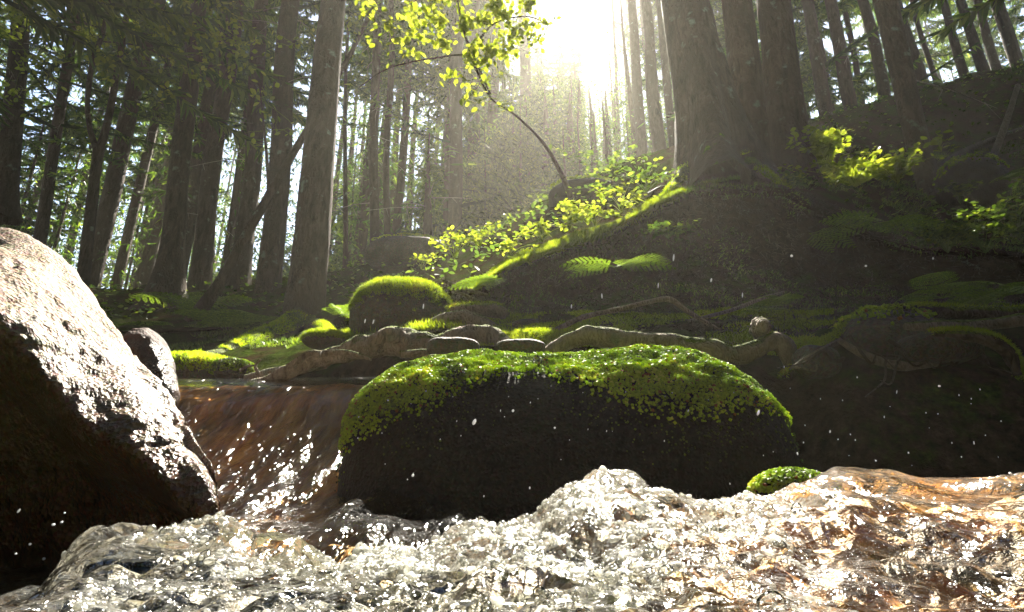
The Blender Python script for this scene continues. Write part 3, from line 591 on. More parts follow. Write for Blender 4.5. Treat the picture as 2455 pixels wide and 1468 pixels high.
def spruce(pb, pt, Y, wpx, label, H=18, cv=0, flare=.5, bark=None, group=None, near=False, tw=None, wob=.02, z0=None, crownless=False, dead=0):
    """pb (px,py) base, pt (px,py) higher point on the same depth; wpx trunk width at the base in photo pixels"""
    tcount[0] += 1; s = tcount[0]
    a = W(pb[0], pb[1], Y); b_ = W(pt[0], pt[1], Y); a = a.copy(); d_ = (b_ - a) / max(b_[2] - a[2], .01)
    if z0 is not None: a = a - d_ * (a[2] - z0)
    sx_ = a[0] - (Y - 1.8) * SUN[0] / SUN[1]
    if -2.1 < sx_ < 1.25 and Y > 4.7: H = max(2.2, min(H, .7 + (Y - 4.4) * SUN[2] / SUN[1] - a[2]))   # low enough to leave the stream in the sun
    r0 = wpx * .5 * (Y / CP) / F; r1 = (tw or wpx * .72) * .5 * (b_[1] * CP + b_[2] * SP) / F
    hs = np.array([-.25, 0, .35, .9] + ([2, 4, 7, 11, H] if H > 12 else [.9 + (H - .9) * q for q in (.15, .3, .5, .75, 1)])); hh = b_[2] - a[2]
    rr = r0 * 1.05 + (r1 - r0) * np.clip(hs / hh, 0, 1.2); rr = np.where(hs > hh, np.interp(hs, [hh, max(H, hh + .1)], [r1, .01]), rr)
    if H <= hh + 1: rr = r0 * (1.03 - hs / H)
    rr = np.maximum(rr, .008); rr[-1] = .008
    rs = random.Random(s); P = np.array([a + d_ * h + np.array([math.sin(h * .9 + s), math.cos(h * .7 + s * 2), 0]) * wob * min(h, 3) for h in hs])
    P -= a; o = empty('spruce_tree', a, label, 'tree', group)
    trunk_mb(P, rr, 28 if near else 12, flare, s, .10 if near else .06, 14 if near else 5).obj('trunk', bark or BARK, o)
    if not crownless:
        c = CR[cv]; k = H / (c[1][:, 2].max()); wx = 1.55 if (H > 20 or (Y > 14 and H < 14)) else 1.; kk = (c[0], c[1] * np.array([k * wx, k * wx, k]), c[2], c[3] * min(1, k) ** .7 * (.62 if Y < 9 else .8 if Y < 12 else 1), c[4])
        mb_ = M(); mb_.v = [v * np.array([k * wx, k * wx, k]) for v in c[0].v]; mb_.f = c[0].f; mb_.r = c[0].r; mb_.n = c[0].n
        lean = np.array([d_[0], d_[1], 0]); ln = np.linalg.norm(lean)
        Pw = kk[1] + lean * kk[1][:, 2:3]; hit = True; q_ = slice(None, None, 2 if Y > 16 else 1)
        if hit or ln > .06:
            mb_.v = [v + lean * v[:, 2:3] for v in mb_.v]
            me = crown_mesh((mb_, Pw[q_], kk[2][q_], kk[3][q_], kk[4][q_]), NEEDLE, a, hit, .062 if Y > 16 else .042 if Y > 9 else .032); co = bpy.data.objects.new('crown', me)
        else:
            co = bpy.data.objects.new('crown', CRM[cv]); co.scale = (k * wx, k * wx, k); co.rotation_euler.z = rs.uniform(0, 6.28)
        COL.objects.link(co); co.parent = o
    if dead:
        for j in range(dead):
            m = M()
            h = rs.uniform(.8, min(7, H * .5)); az = rs.uniform(0, 6.28); L = rs.uniform(.25, .9); hd = np.array([math.cos(az), math.sin(az), 0]); c0 = np.array([np.interp(h, hs, P[:, q]) for q in range(3)])
            e_ = rs.uniform(-.5, .1); pts = np.array([c0, c0 + hd * L * .5 + [0, 0, e_ * L * .4], c0 + hd * L + [0, 0, e_ * L * 1.1]])
            m.tube(pts, [.008, .005, .002], 4, 3, cap=False)
            for q in range(3): 
                u = rs.uniform(.3, .9); pa = c0 + hd * L * u + np.array([0, 0, e_ * L * u]); m.tube(np.array([pa, pa + [rs.uniform(-.1, .1), rs.uniform(-.1, .1), rs.uniform(-.25, .02)]]), [.004, .0015], 3, 2, cap=False)
            m.obj('dead_branch', STICK, o)
    return o, a, d_

NEAR = dict(near=True, bark=BARK_NEAR)
# pb, pt, Y, width, label, H, crown variant, extra
TR = [
 ((10, 480), (62, 0), 6.0, 46, 'dark trunk cut by the left edge of the photo', 17, 0, dict(dead=16)),
 ((88, 620), (186, 0), 7.5, 26, 'slim dark trunk between the left edge and the forked tree', 17, 1, dict(dead=10)),
 ((398, 715), (482, 0), 6.5, 48, 'dark straight trunk with a wide black foot above the left ferns', 18, 0, dict(dead=8, flare=1.4)),
 ((478, 705), (562, 0), 7.0, 42, 'dark trunk immediately right of the one with the black foot', 18, 3, dict(dead=8, flare=.8)),
 ((503, 600), (548, 0), 10.5, 20, 'thin trunk glimpsed behind the pair above the left ferns', 18, 0, {}),
 ((572, 705), (632, 0), 7.0, 42, 'dark trunk crossed at its foot by the leaning mossy stem', 18, 3, dict(dead=6, flare=.9)),
 ((640, 715), (706, 0), 6.5, 54, 'broad greyish trunk standing just left of the nearest straight trunk', 18, 0, dict(dead=8, flare=.3)),
 ((826, 690), (832, 250), 8.5, 12, 'thin pole straight trunk close to the sunlit edge of the nearest trunk', 14, 3, {}),
 ((897, 660), (905, 0), 7.5, 24, 'left and thicker trunk of the close pair behind the mossy rock', 17, 3, dict(dead=6)),
 ((930, 655), (934, 0), 7.8, 17, 'right and thinner trunk of the close pair behind the mossy rock', 16, 3, dict(dead=6)),
 ((1028, 645), (1026, 0), 7.5, 31, 'single straight dark trunk below the sunlit hanging leaves', 17, 3, dict(dead=6)),
 ((1128, 640), (1140, 100), 13, 34, 'hazy trunk left of a second one below the bright leaves', 18, 1, {}),
 ((1182, 640), (1185, 100), 14, 30, 'hazy trunk between two others in the middle of the wood', 18, 1, {}),
 ((1262, 590), (1256, 100), 19, 34, 'hazy grey trunk behind the thin leaning stem', 18, 1, {}),
 ((1458, 450), (1446, 200), 9.5, 12, 'very thin hazy trunk rising from the slope below the sun', 9, 3, dict(crownless=True)),
 ((1590, 420), (1556, 120), 10, 34, 'hazy trunk just left of the huge tree on the bank', 17, 3, {}),
 ((1992, 330), (1932, 0), 8.2, 34, 'hazy trunk right of the trio of giant trunks', 17, 3, dict(dead=4)),
 ((2052, 320), (1990, 0), 8.6, 34, 'second hazy trunk right of the trio of giant trunks', 17, 3, dict(dead=4)),
 ((2076, 300), (2030, 60), 11, 16, 'thin trunk far back in the gap between hazy trunks on the right ridge', 16, 0, {}),
 ((2130, 275), (2068, 0), 8.6, 28, 'straight trunk on the ridge left of the long trunk with a sunlit edge', 17, 3, {}),
 ((2222, 250), (2152, 0), 8.8, 34, 'trunk on the ridge hidden partly by the long trunk with a sunlit edge', 17, 3, {}),
 ((2258, 235), (2188, 0), 10, 14, 'slender trunk on the ridge just right of the overlapped one', 15, 3, {}),
 ((2322, 215), (2258, 0), 8.4, 22, 'first of four similar trunks on the ridge top at far right', 16, 3, {}),
 ((2368, 200), (2302, 0), 8.2, 26, 'second of four similar trunks on the ridge top at far right', 16, 3, {}),
 ((2396, 190), (2340, 0), 9.0, 22, 'third of four similar trunks on the ridge top at far right', 16, 0, {}),
 ((2446, 185), (2384, 0), 8.0, 26, 'last of four similar trunks on the ridge top at far right', 16, 3, {}),
]
for pb, pt, Y, wp, lb_, H, cv, kw in TR: spruce(pb, pt, Y, wp, lb_, H, cv, **kw)
# near trees
o, a, d_ = spruce((722, 800), (806, 0), 4.6, 82, 'nearest straight trunk left of centre with a thin sunlit right edge and mossy root', 17, 3, .55, **NEAR, tw=58, dead=0)
def kid_root(parent, origin, pts, mat, moss, s):
    P, r = rpath(pts); P = P - origin; q = M().tube(P, r, 16, 12, .3, 12, s).obj('root', mat, parent)
    C = crom(np.concatenate([P, r[:, None]], 1), 20); n = moss; i = rng.integers(0, len(C), n); a_ = rng.uniform(-1.4, 1.2, n)
    T_ = norm(np.gradient(C[:, :3], axis=0))[i]; sx = norm(np.cross(T_, [0, 0, 1])); up = np.cross(sx, T_); Nn = sx * np.sin(a_)[:, None] + up * np.cos(a_)[:, None]
    kq = fbm(C[i, :3] * 7, 3, s) > -.08; mm = M(); blades(mm, (C[i, :3] + Nn * C[i, 3:4])[kq], Nn[kq], .02, .004); mm.obj('moss', MOSS, q, smooth=False)
kid_root(o, a, [(715, 775, 4.5, 34), (670, 800, 4.2, 30), (620, 815, 3.9, 26), (575, 838, 3.6, 24), (530, 858, 3.4, 24), (470, 870, 3.2, 22), (400, 900, 3.1, 14)], ROOTMOSS, 7000, 3)
kid_root(o, a, [(745, 780, 4.5, 26), (775, 795, 4.2, 22), (800, 815, 3.9, 16)], ROOTMOSS, 4000, 5)
o, a, d_ = spruce((1718, 440), (1655, 0), 3.75, 118, 'huge hazy trunk on the earth bank, left one of the giant trio, roots spreading wide', 17, 3, 1.7, **NEAR, tw=106)
for k_, pts in enumerate(([(1660, 400, 3.7, 26), (1625, 450, 3.55, 22), (1590, 485, 3.4, 16), (1540, 515, 3.3, 10)], [(1765, 370, 3.7, 30), (1800, 405, 3.6, 28), (1840, 435, 3.5, 22), (1890, 465, 3.4, 14)])):
    kid_root(o, a, pts, ROOTMOSS, 2500, 20 + k_)
spruce((1822, 425), (1768, 0), 4.3, 82, 'middle trunk of the giant hazy trio beyond the earth bank', 17, 3, .6, **NEAR, tw=66)
spruce((1905, 420), (1852, 0), 4.1, 88, 'right trunk of the giant hazy trio beside the leafy shrub', 17, 3, .5, **NEAR, tw=74)
spruce((2246, 520), (2118, 0), 4.2, 46, 'long trunk with a thin sunlit edge standing alone on the right slope', 16, 3, .4, **NEAR, tw=48, dead=4)
# unseen trees added round the viewpoint to darken water reflections and ambient light
for q, (x_, y_, H_) in enumerate([(-3.6, 1.2, 15), (-5.5, -1.5, 16), (3.9, .6, 16), (5.6, -2.2, 15), (-1.6, -4.2, 15), (2.0, -4.6, 17), (.2, -7, 16), (-5, 4.2, 15), (6.2, 2.4, 16)]):
    a_ = np.array([x_, y_, .6]); o = empty('spruce_tree', a_, 'unseen spruce added on the near banks to screen the sky', 'tree', 'added spruces around the viewpoint')
    trunk_mb(np.array([[0, 0, h] for h in (-.8, 0, .4, 2, 5, 9, H_)], float), np.array([.16, .15, .13, .12, .1, .07, .01]), 10, .4, q, .06, 4).obj('trunk', BARK, o)
    co = bpy.data.objects.new('crown', CRM[0]); co.scale = (1.25, 1.25, H_ / 19); COL.objects.link(co); co.parent = o; co.rotation_euler.z = q * 1.3
# forked broadleaf tree
def curve_tree(name, label, paths, mat, parts):
    P0, _ = rpath(paths[0]); o = empty(name, P0[0], label, 'tree')
    for k_, p in enumerate(paths):
        P, r = rpath(p); M().tube(P - P0[0], r, 10, 10, .12, 9, k_).obj(parts[k_], mat, o)
    return o, P0[0]
LV = np.array([(0, 0, 0), (-.26, .25, .03), (-.36, .55, .02), (-.2, .85, -.03), (0, 1.05, -.08), (.2, .85, -.03), (.36, .55, .02), (.26, .25, .03), (0, .5, -.05)])
LF = np.array([(8, k, k + 1) for k in range(7)] + [(8, 7, 0)])
def leaves(m, P, size, flat=.5, hang=.35):
    n = len(P); up = norm(rng.normal(0, flat, (n, 3)) + np.array([0, 0, 1])); d0 = norm(rng.normal(0, 1, (n, 3)) + np.array([0, 0, -hang])); d1 = norm(d0 - up * (d0 * up).sum(1, keepdims=True) + np.array([0, 0, -hang * .5])); x_ = norm(np.cross(d1, up))
    return m.scatter(LV, LF, P, x_, d1, np.cross(x_, d1), size * rng.uniform(.6, 1.25, n), rng.random(n))
def spray(m, tw, c, spread, n, size, nb=6, zf=.6):      # leaf sprays on arching shoots round a centre
    for _ in range(nb):
        e_ = c + rng.normal(0, 1, 3) * spread * np.array([1, .8, zf]); P = np.linspace(c, e_, 6) + rng.normal(0, .01, (6, 3)); P[:, 2] -= np.linspace(0, 1, 6) ** 2 * spread * .25
        tw.tube(P, np.linspace(.003, .001, 6), 3, 1, raw=True, cap=False)
        q = rng.uniform(.25, 1, n // nb); Q = np.stack([np.interp(q, np.linspace(0, 1, 6), P[:, j]) for j in range(3)], 1) + rng.normal(0, size * .45, (n // nb, 3))
        leaves(m, Q, size)
o, org = curve_tree('forked_tree', 'slender dark tree forking low into a curved limb and a straight limb',
    [[(198, 680, 5.6, 17), (212, 560, 5.6, 15), (228, 420, 5.6, 14), (238, 350, 5.6, 15)], [(234, 365, 5.6, 9), (216, 310, 5.6, 7), (210, 240, 5.6, 7), (222, 150, 5.6, 7), (246, 80, 5.6, 6.5), (262, 0, 5.6, 6), (285, -120, 5.6, 5), (300, -350, 5.6, 3)],
     [(236, 365, 5.6, 11), (256, 300, 5.6, 10), (276, 200, 5.6, 9), (300, 60, 5.6, 8), (318, -80, 5.6, 7), (340, -300, 5.6, 4)], [(90, 35, 5.3, 2), (160, 45, 5.4, 2.5), (250, 70, 5.6, 3)], [(250, 100, 5.6, 2.5), (340, 112, 5.5, 2), (420, 150, 5.4, 1.5)]], BARK, ['trunk', 'limb', 'limb', 'branch', 'branch'])
ml, mt_ = M(), M()
for px_, py_, nn_ in ((40, 30, 160), (120, 60, 160), (190, 90, 160), (170, 10, 120), (330, 90, 120), (300, 20, 120), (400, 60, 90), (60, 120, 90), (440, 170, 50), (90, 240, 40), (250, 170, 50), (520, 60, 60), (590, 110, 50), (450, -30, 120)):
    spray(ml, mt_, W(px_, py_, 5.5 + rng.normal(0, .3)) - org, .34, nn_, .062)
ml.add(np.concatenate(mt_.v), np.concatenate(mt_.f[4]), 0.); ml.obj('crown', LEAF, o, smooth=False); pass
# leaning stem across the left trunks
o, org = curve_tree('leaning_tree', 'thin pale stem leaning steeply right across the dark trunks on the left',
    [[(455, 775, 4.9, 19), (520, 690, 4.9, 16), (570, 600, 4.95, 13), (630, 495, 5.0, 12), (690, 390, 5.1, 11), (760, 270, 5.3, 9), (850, 110, 5.6, 7), (930, -60, 6., 4)], [(645, 470, 5, 5), (640, 380, 5, 4), (632, 300, 5, 3), (622, 200, 5, 2)]], BARK_NEAR, ['trunk', 'branch'])
ml, mt_ = M(), M()
for px_, py_, nn_ in ((640, 250, 30), (560, 100, 50), (560, 150, 40), (700, 110, 30), (655, 310, 14), (850, 60, 40)): spray(ml, mt_, W(px_, py_, 5.1) - org, .25, nn_, .06)
ml.add(np.concatenate(mt_.v), np.concatenate(mt_.f[4]), 0.); ml.obj('crown', LEAF, o, smooth=False); pass
# sapling whose sunlit leaves hang in the middle
o, org = curve_tree('leafy_sapling', 'thin arching sapling whose glowing yellow green leaves hang near the sun',
    [[(1370, 475, 4.6, 9), (1340, 405, 4.5, 6.5), (1300, 340, 4.2, 4.5), (1240, 280, 3.6, 3.5), (1175, 232, 3.1, 3), (1130, 130, 2.7, 4), (1100, 20, 2.6, 3.5), (1090, -100, 2.6, 3)], [(1175, 225, 3.1, 2.5), (1130, 140, 2.75, 3), (1040, 140, 2.6, 2.5), (930, 165, 2.6, 1.6), (860, 210, 2.6, 1)], [(1130, 130, 2.7, 3), (1180, 60, 2.6, 2.5), (1260, 40, 2.6, 1.8), (1320, 60, 2.6, 1.2)], [(1150, 170, 2.8, 2), (1150, 200, 2.7, 1.5), (1120, 240, 2.6, 1)]], BARK, ['trunk', 'branch', 'branch', 'branch'])
ml, mt_ = M(), M()
for px_, py_, nn_ in ((940, 60, 26), (985, 30, 40), (1010, 70, 40), (1060, 45, 50), (1060, 100, 50), (1110, 60, 60), (1130, 110, 60), (1170, 60, 60), (1190, 110, 60), (1210, 40, 60), (1240, 90, 50), (1270, 60, 40), (1300, 80, 24), (1160, 140, 30), (1215, 125, 30), (1030, 15, 40), (1100, 5, 50), (1200, -10, 60), (1270, 10, 40), (900, 10, 14), (1080, 175, 9), (1120, 190, 12), (1130, 225, 8), (1160, 195, 9), (1115, 240, 6), (1205, 180, 5), (1215, 250, 4), (1150, 240, 5), (1000, 130, 14), (980, 110, 10), (870, 0, 10)):
    spray(ml, mt_, W(px_, py_, 2.6 + rng.normal(0, .12)) - org, .058, int(nn_ * 1.35), .034, 4, .8)
ml.add(np.concatenate(mt_.v), np.concatenate(mt_.f[4]), 0.); ml.obj('crown', LEAF, o, smooth=False); pass

# background wood: many trunks one can count
GR = 'spruces standing deep in the wood'
k_ = 0
r2 = random.Random(11)
far = []
while len(far) < 92:
    Y = 8.8 + 26 * r2.random() ** 1.15; px_ = r2.uniform(-380, 2800)
    if 1290 < px_ < 1540 and Y < 12.5: continue
    x_ = (px_ - PW / 2) / F * Y * 1.15
    if any((x_ - q[0]) ** 2 + (Y - q[1]) ** 2 < 1.1 for q in far): continue
    far.append((x_, Y, px_))
for j in range(22): Y = 11 + 14 * ((j * .618) % 1); px_ = 1370 + 250 * ((j * .414 + .2) % 1); far.append(((px_ - PW / 2) / F * Y * 1.12, Y, px_ + 40000))
for j in range(30): Y = 12 + 14 * ((j * .618) % 1); px_ = 780 + 480 * ((j * .414 + .2) % 1); far.append(((px_ - PW / 2) / F * Y * 1.12, Y, px_ + 20000 if Y > 30 else px_ + 40000))
for j in range(58):
    Y = 9.5 + 14 * ((j * .618) % 1); px_ = -100 + 1350 * ((j * .414 + .1) % 1); far.append(((px_ - PW / 2) / F * Y * 1.1, Y, px_ + 7000))
for j in range(20): Y = 11 + 12 * ((j * .618) % 1); px_ = 1170 + 500 * ((j * .414 + .37) % 1); far.append(((px_ - PW / 2) / F * Y * 1.15, Y, px_ + 20000))
for j in range(26):
    Y = 13 + 22 * ((j * .618) % 1) ** .6; px_ = 1130 + 520 * ((j * .414 + .2) % 1)
    far.append(((px_ - PW / 2) / F * Y * 1.15, Y, px_))
for j in range(54): Y = 28 + 13 * ((j * .618) % 1); px_ = 1150 + 560 * ((j * .414 + .2) % 1); far.append(((px_ - PW / 2) / F * Y * 1.15, Y, px_ + 20000))
for x_, Y, px_ in far:
    mid_ = px_ > 35000; px_ -= 40000 if mid_ else 0; tall = px_ > 15000; young = 15000 > px_ > 4000; px_ -= 20000 if tall else 7000 if young else 0
    zg = float(np.interp(px_, colpx, R6[:, 2])) + .2; side_ = 'left' if px_ < 1200 else 'right'
    a_ = np.array([x_, Y, zg]); dep = Y * CP + zg * SP; pxx = PW / 2 + F * a_[0] / dep; pyy = PH / 2 - F * (-Y * SP + zg * CP) / dep
    up_ = a_ + np.array([0, 0, 6.]); dep2 = up_[1] * CP + up_[2] * SP; px2 = PW / 2 + F * up_[0] / dep2 + r2.uniform(-8, 8); py2 = PH / 2 - F * (-up_[1] * SP + up_[2] * CP) / dep2
    cv = r2.choice([1, 2, 2, 4, 4, 0]) if px_ < 1700 else r2.choice([0, 3, 0, 3, 1])
    wd_ = r2.uniform(.14, .3) / dep * F * (.4 if young else 1)
    spruce((pxx, pyy), (px2, py2), Y, wd_, 'slender spruce among many alike deep in the backlit wood', r2.uniform(3.5, 8) if young else 27 if tall else r2.uniform(8, 15) if mid_ else r2.uniform(13, 19), 4 if young else cv, .2, group=GR, wob=.01)

# ------------------------------------------------------------------ ferns, herbs, moss on the ground
def frond(m, base, dirv, L, n=17, wl=.42, droop=.5, tw=None):
    d_ = norm(np.asarray(dirv, float)); t = np.linspace(0, 1, 14)[:, None]
    C = base + d_ * (L * t) + np.array([0, 0, -1]) * (droop * L * t ** 2.2) ; Q = lambda u: np.stack([np.interp(u, t[:, 0], C[:, j]) for j in range(3)], -1)
    (tw or m).tube(C, np.linspace(.0025, .0008, 14) * (L / .4), 3, 1, raw=True, cap=False)
    u = np.linspace(.16, .985, n); c = Q(u); tn = norm(Q(np.minimum(u + .03, 1.)) - Q(u - .03)); sd = norm(np.cross(tn, [0, 0, 1])); up = np.cross(sd, tn)
    prof = L * wl * np.sin(np.clip(u * 1.02, 0, 1) ** .62 * math.pi * .98) ** .8 * .62 + .004
    PV = []; 
    for s_ in (-1, 1):
        dd = norm(sd * s_ + tn * .38 - np.array([0, 0, .12])); nv = 14
        for j in range(nv):             # leaflets along each pinna
            q = (j + .3) / nv; l = np.minimum(prof * (1 - q) * .4 + .002, L / n * .36)
            base_ = c + dd * (prof * q)[:, None]
            for ss in (-1, 1):
                dl = norm(tn * ss + dd * .5 + rng.normal(0, .12, (n, 3))); PV.append((base_, dl, l * np.sqrt(1), dd))
    P = np.concatenate([p[0] for p in PV]); D_ = np.concatenate([p[1] for p in PV]); l = np.concatenate([p[2] for p in PV]); E = np.concatenate([p[3] for p in PV])
    upv = np.tile(up, (len(PV), 1)); tv = np.array([(0, 0, 0), (.3, .35, 0), (0, 1, 0), (-.3, .35, 0)]); tf = np.array([(0, 1, 2, 3)])
    x_ = norm(np.cross(D_, upv)); m.scatter(tv, tf, P, x_, D_, upv, np.stack([l * 1.1, l, l], 1), np.clip(rng.normal(.5, .2, len(P)), 0, 1))
def fern(pts, label, L=.35, azs=None, el=.5, droop=.5, mat=FERN, group=None):
    """pts: list of (px,py,Y) bases for the crown; azs: list of (az_deg, elevation, length scale)"""
    c = W(*pts); o = empty('fern', c, label, 'fern', group)
    for az, e_, ls in azs:
        a_ = math.radians(az); m = M(); frond(m, np.zeros(3), (math.cos(a_) * math.cos(e_), math.sin(a_) * math.cos(e_), math.sin(e_)), L * ls * 1.15, 10, .55, droop)
        m.obj('frond', mat, o, smooth=False)
    return o
def fan(n, a0=0, a1=360, e0=.3, e1=.9): return [(a0 + (a1 - a0) * (k + rng.random() * .6) / n, rng.uniform(e0, e1), rng.uniform(.75, 1.1)) for k in range(n)]
fern((470, 750, 5.2), 'fern with upright ladder like fronds at the foot of the dark trunks', .55, [(100, 1.0, .9), (60, .9, 1), (20, .7, 1), (150, .8, 1), (180, .55, 1.2), (-60, .5, .8), (-120, .5, .8)], droop=.35)
fern((545, 800, 4.4), 'wide bushy light green fern left of the mossy root', .5, fan(11, 0, 360, .35, 1.0))
fern((610, 800, 4.6), 'smaller bushy fern touching the wide one, nearer the straight trunk', .42, fan(9, 0, 360, .4, 1.0))
fern((390, 800, 4.9), 'dark shaded fern behind the reddish rock', .34, fan(8, 0, 360, .2, .7))
fern((1205, 668, 2.8), 'brilliant sunlit fern drooping at the low end of the mossy ledge', .22, [(150, .25, 1), (170, .1, 1.1), (190, .0, 1.1), (205, -.1, 1.0), (225, -.3, .8), (130, .4, .8), (245, -.4, .7)], droop=.25)
fern((1475, 640, 2.6), 'pale fern hanging in front of the dark recess under the ledge', .26, [(175, .35, .95), (160, .2, .8), (10, .45, 1.05), (-10, .2, .95), (30, .55, .8), (-60, .1, .6), (200, .1, .9)], droop=.3)
fern((1940, 560, 3.12), 'small bright yellow green fern frond pointing right on the dark bank', .26, [(12, -.05, 1.), (-5, .15, .85), (30, -.2, .7)], droop=.15)
fern((2110, 535, 2.9), 'spreading fern on the bank below the leafy shrub', .27, [(160, .55, 1.1), (185, .3, 1.1), (100, .9, .8), (10, .3, 1.1), (-20, .1, 1.0), (140, .2, .9), (50, .5, .9)], droop=.35)
fern((1855, 742, 2.45), 'small upright fern on the shelf above the pale root stub', .17, fan(7, 0, 360, .3, 1.1))
fern((2260, 715, 2.3), 'dim feathery fern in the shade above the mossy speckled root', .24, fan(8, 100, 380, .1, .8))
fern((2400, 722, 2.2), 'dim fern at the right edge in the deep shade', .24, fan(7, 80, 300, .1, .6))
fern((820, 760, 3.6), 'little fern tuft between the straight trunk and the mossy rock', .17, fan(8, 0, 360, .5, 1.2))
fern((2440, 430, 3.7), 'fern curling down the slope at the right edge above the low green plants', .26, fan(6, 120, 300, .1, .6))

def herb(px_, py_, Y, label, n=120, spread=.15, size=.035, mat=HERB, hgt=.15, stems=9, name='leafy_plant', grp=None):
    c = W(px_, py_, Y); o = empty(name, c, label, 'plant', grp); ml, ms = M(), M()
    for k_ in range(stems):
        e_ = np.array([rng.normal(0, spread), rng.normal(0, spread * .7), hgt * rng.uniform(.45, 1.1)]); P = np.array([[0, 0, -.03], e_ * [.35, .35, .6], e_]); C = crom(P, 5)
        ms.tube(C, np.linspace(.0022, .001, len(C)), 3, 1, raw=True, cap=False)
        nl = n // stems; q = rng.uniform(.4, 1., nl) ** .7; Q = np.stack([np.interp(q, np.linspace(0, 1, len(C)), C[:, j]) for j in range(3)], 1) + rng.normal(0, size * .7, (nl, 3)) * [1, 1, .4]
        leaves(ml, Q, size, .35, .1)
    ml.obj('leaves', mat, o, smooth=False); ms.obj('stem', mat, o); return o
herb(1090, 610, 3.6, 'low leafy plant left of the sunlit fern', 90, .10, .035, LEAF, .14)
herb(1150, 588, 3.7, 'thin plant with a tilted sprig behind the sunlit fern', 60, .10, .035, LEAF, .13)
herb(1225, 600, 3.3, 'small cluster of leaves on the ledge above the sunlit fern', 90, .08, .032, LEAF, .08)
herb(1300, 570, 3.3, 'bright leaves in the middle of the mossy ledge', 120, .09, .034, LEAF, .12)
herb(1365, 545, 3.3, 'tallest bright whorled plant on the mossy ledge', 120, .07, .036, LEAF, .17)
herb(1425, 530, 3.35, 'pale leaved plant right of the tallest one on the ledge', 90, .08, .036, LEAF, .10)
herb(1490, 500, 3.45, 'leafy plant high on the ledge near the huge trunk', 120, .10, .034, LEAF, .14)
herb(1550, 455, 3.8, 'greenery between the dark slab and the huge trunk', 220, .22, .034, HERB, .16, 14)
herb(1470, 430, 5.5, 'hazy low bush beyond the dark slab', 240, .4, .05, HERB, .25, 14)
herb(1985, 410, 4.0, 'tall sunlit leafy shrub beside the right giant trunk', 480, .13, .05, LEAF, .36, 20, 'leafy_shrub')
herb(1900, 450, 3.4, 'low foliage hugging the foot of the right giant trunk', 200, .13, .03, HERB, .10, 12)
herb(2050, 440, 3.95, 'broad leafy shrub under the tall sunlit one', 560, .22, .045, LEAF, .17, 24, 'leafy_shrub')
herb(2150, 430, 3.95, 'leafy shrub reaching the long trunk with the sunlit edge', 420, .16, .042, LEAF, .16, 18, 'leafy_shrub')
herb(2255, 355, 3.9, 'few big bright leaves right of the long trunk', 24, .06, .06, LEAF, .10, 4)
herb(2300, 480, 3.7, 'bright sprigs creeping over the dark squat rock', 150, .1, .03, HERB, .14, 9)
herb(2270, 595, 2.95, 'dense low green plants at the left end of the bank top', 420, .14, .026, HERB, .13, 22)
herb(2360, 595, 2.9, 'dense low green plants in the middle of the bank top', 420, .14, .026, HERB, .15, 22)
herb(2440, 560, 2.9, 'taller green bush at the right edge of the bank top', 500, .15, .028, HERB, .24, 24, 'leafy_shrub')
herb(1010, 640, 5.8, 'sunlit sprig at the foot of the single straight trunk', 60, .12, .045, LEAF, .14)
herb(1600, 560, 2.85, 'small hanging foliage on the face under the huge trunk', 160, .14, .024, HERB, .05, 10)
herb(1730, 385, 4.6, 'leaves peeping between the giant trunks', 60, .08, .035, LEAF, .12)

# forest floor ground cover
P, Nn = tsample(9000, -200, 1500, 6.6, 9.); m = M(); leaves(m, P + Nn * rng.uniform(.0, .13, (len(P), 1)), .05, .4, .1)
tag(m.obj('undergrowth', HERB, smooth=False), 'low leafy undergrowth covering the floor of the wood', 'undergrowth', kind='stuff')
P, Nn = tsample(6000, 1850, 2700, 6.8, 9.0); m = M(); leaves(m, P + Nn * rng.uniform(.0, .06, (len(P), 1)), .035, .4, .1)
tag(m.obj('undergrowth', HERB, smooth=False), 'sparse low leaves scattered over the right hillside', 'undergrowth', kind='stuff')
# shelf moss (dense) and ledge moss
P, Nn = tsample(60000, 1120, 2000, 2.0, 3.0); k = fbm(P * 5, 3, 71) + rng.normal(0, .08, len(P)) > -.02; m = M(); blades(m, P[k], Nn[k], .016, .004)
tag(m.obj('shelf_moss', MOSSY, smooth=False), 'patchy green moss growing between the roots', 'moss', kind='stuff')
P, Nn = tsample(60000, 1130, 1640, 5.72, 6.35); m = M(); k = rng.random(len(P)) < .8; blades(m, P[k], Nn[k] + np.array([0, -.35, -.1]), .035, .005, .4)
tag(m.obj('ledge_moss', MOSSY, smooth=False), 'long shaggy yellow green moss fringing the sloping ledge', 'moss', kind='stuff')
P, Nn = tsample(20000, 700, 1120, 2.4, 4.2); m = M(); k = fbm(P * 4, 3, 72) > -.05; blades(m, P[k], Nn[k], .035, .004, .4)
tag(m.obj('mossy_turf', MOSSY, smooth=False), 'moss and short grass beside the straight trunk', 'moss', kind='stuff')
P, Nn = tsample(26000, 1640, 2500, 5.5, 7.3); m = M(); k = fbm(P * 4, 3, 73) > .02; blades(m, P[k], Nn[k], .03, .005, .5)
tag(m.obj('bank_moss', HERB, smooth=False), 'dark moss and grass on top of the earth bank', 'moss', kind='stuff')
P, Nn = tsample(14000, 300, 1000, 2.0, 5.0); m = M(); k = fbm(P * 4, 3, 74) > .1; blades(m, P[k], Nn[k], .03, .006, .5)
tag(m.obj('floor_moss', HERB, smooth=False), 'dark moss on the ground behind the pool', 'moss', kind='stuff')

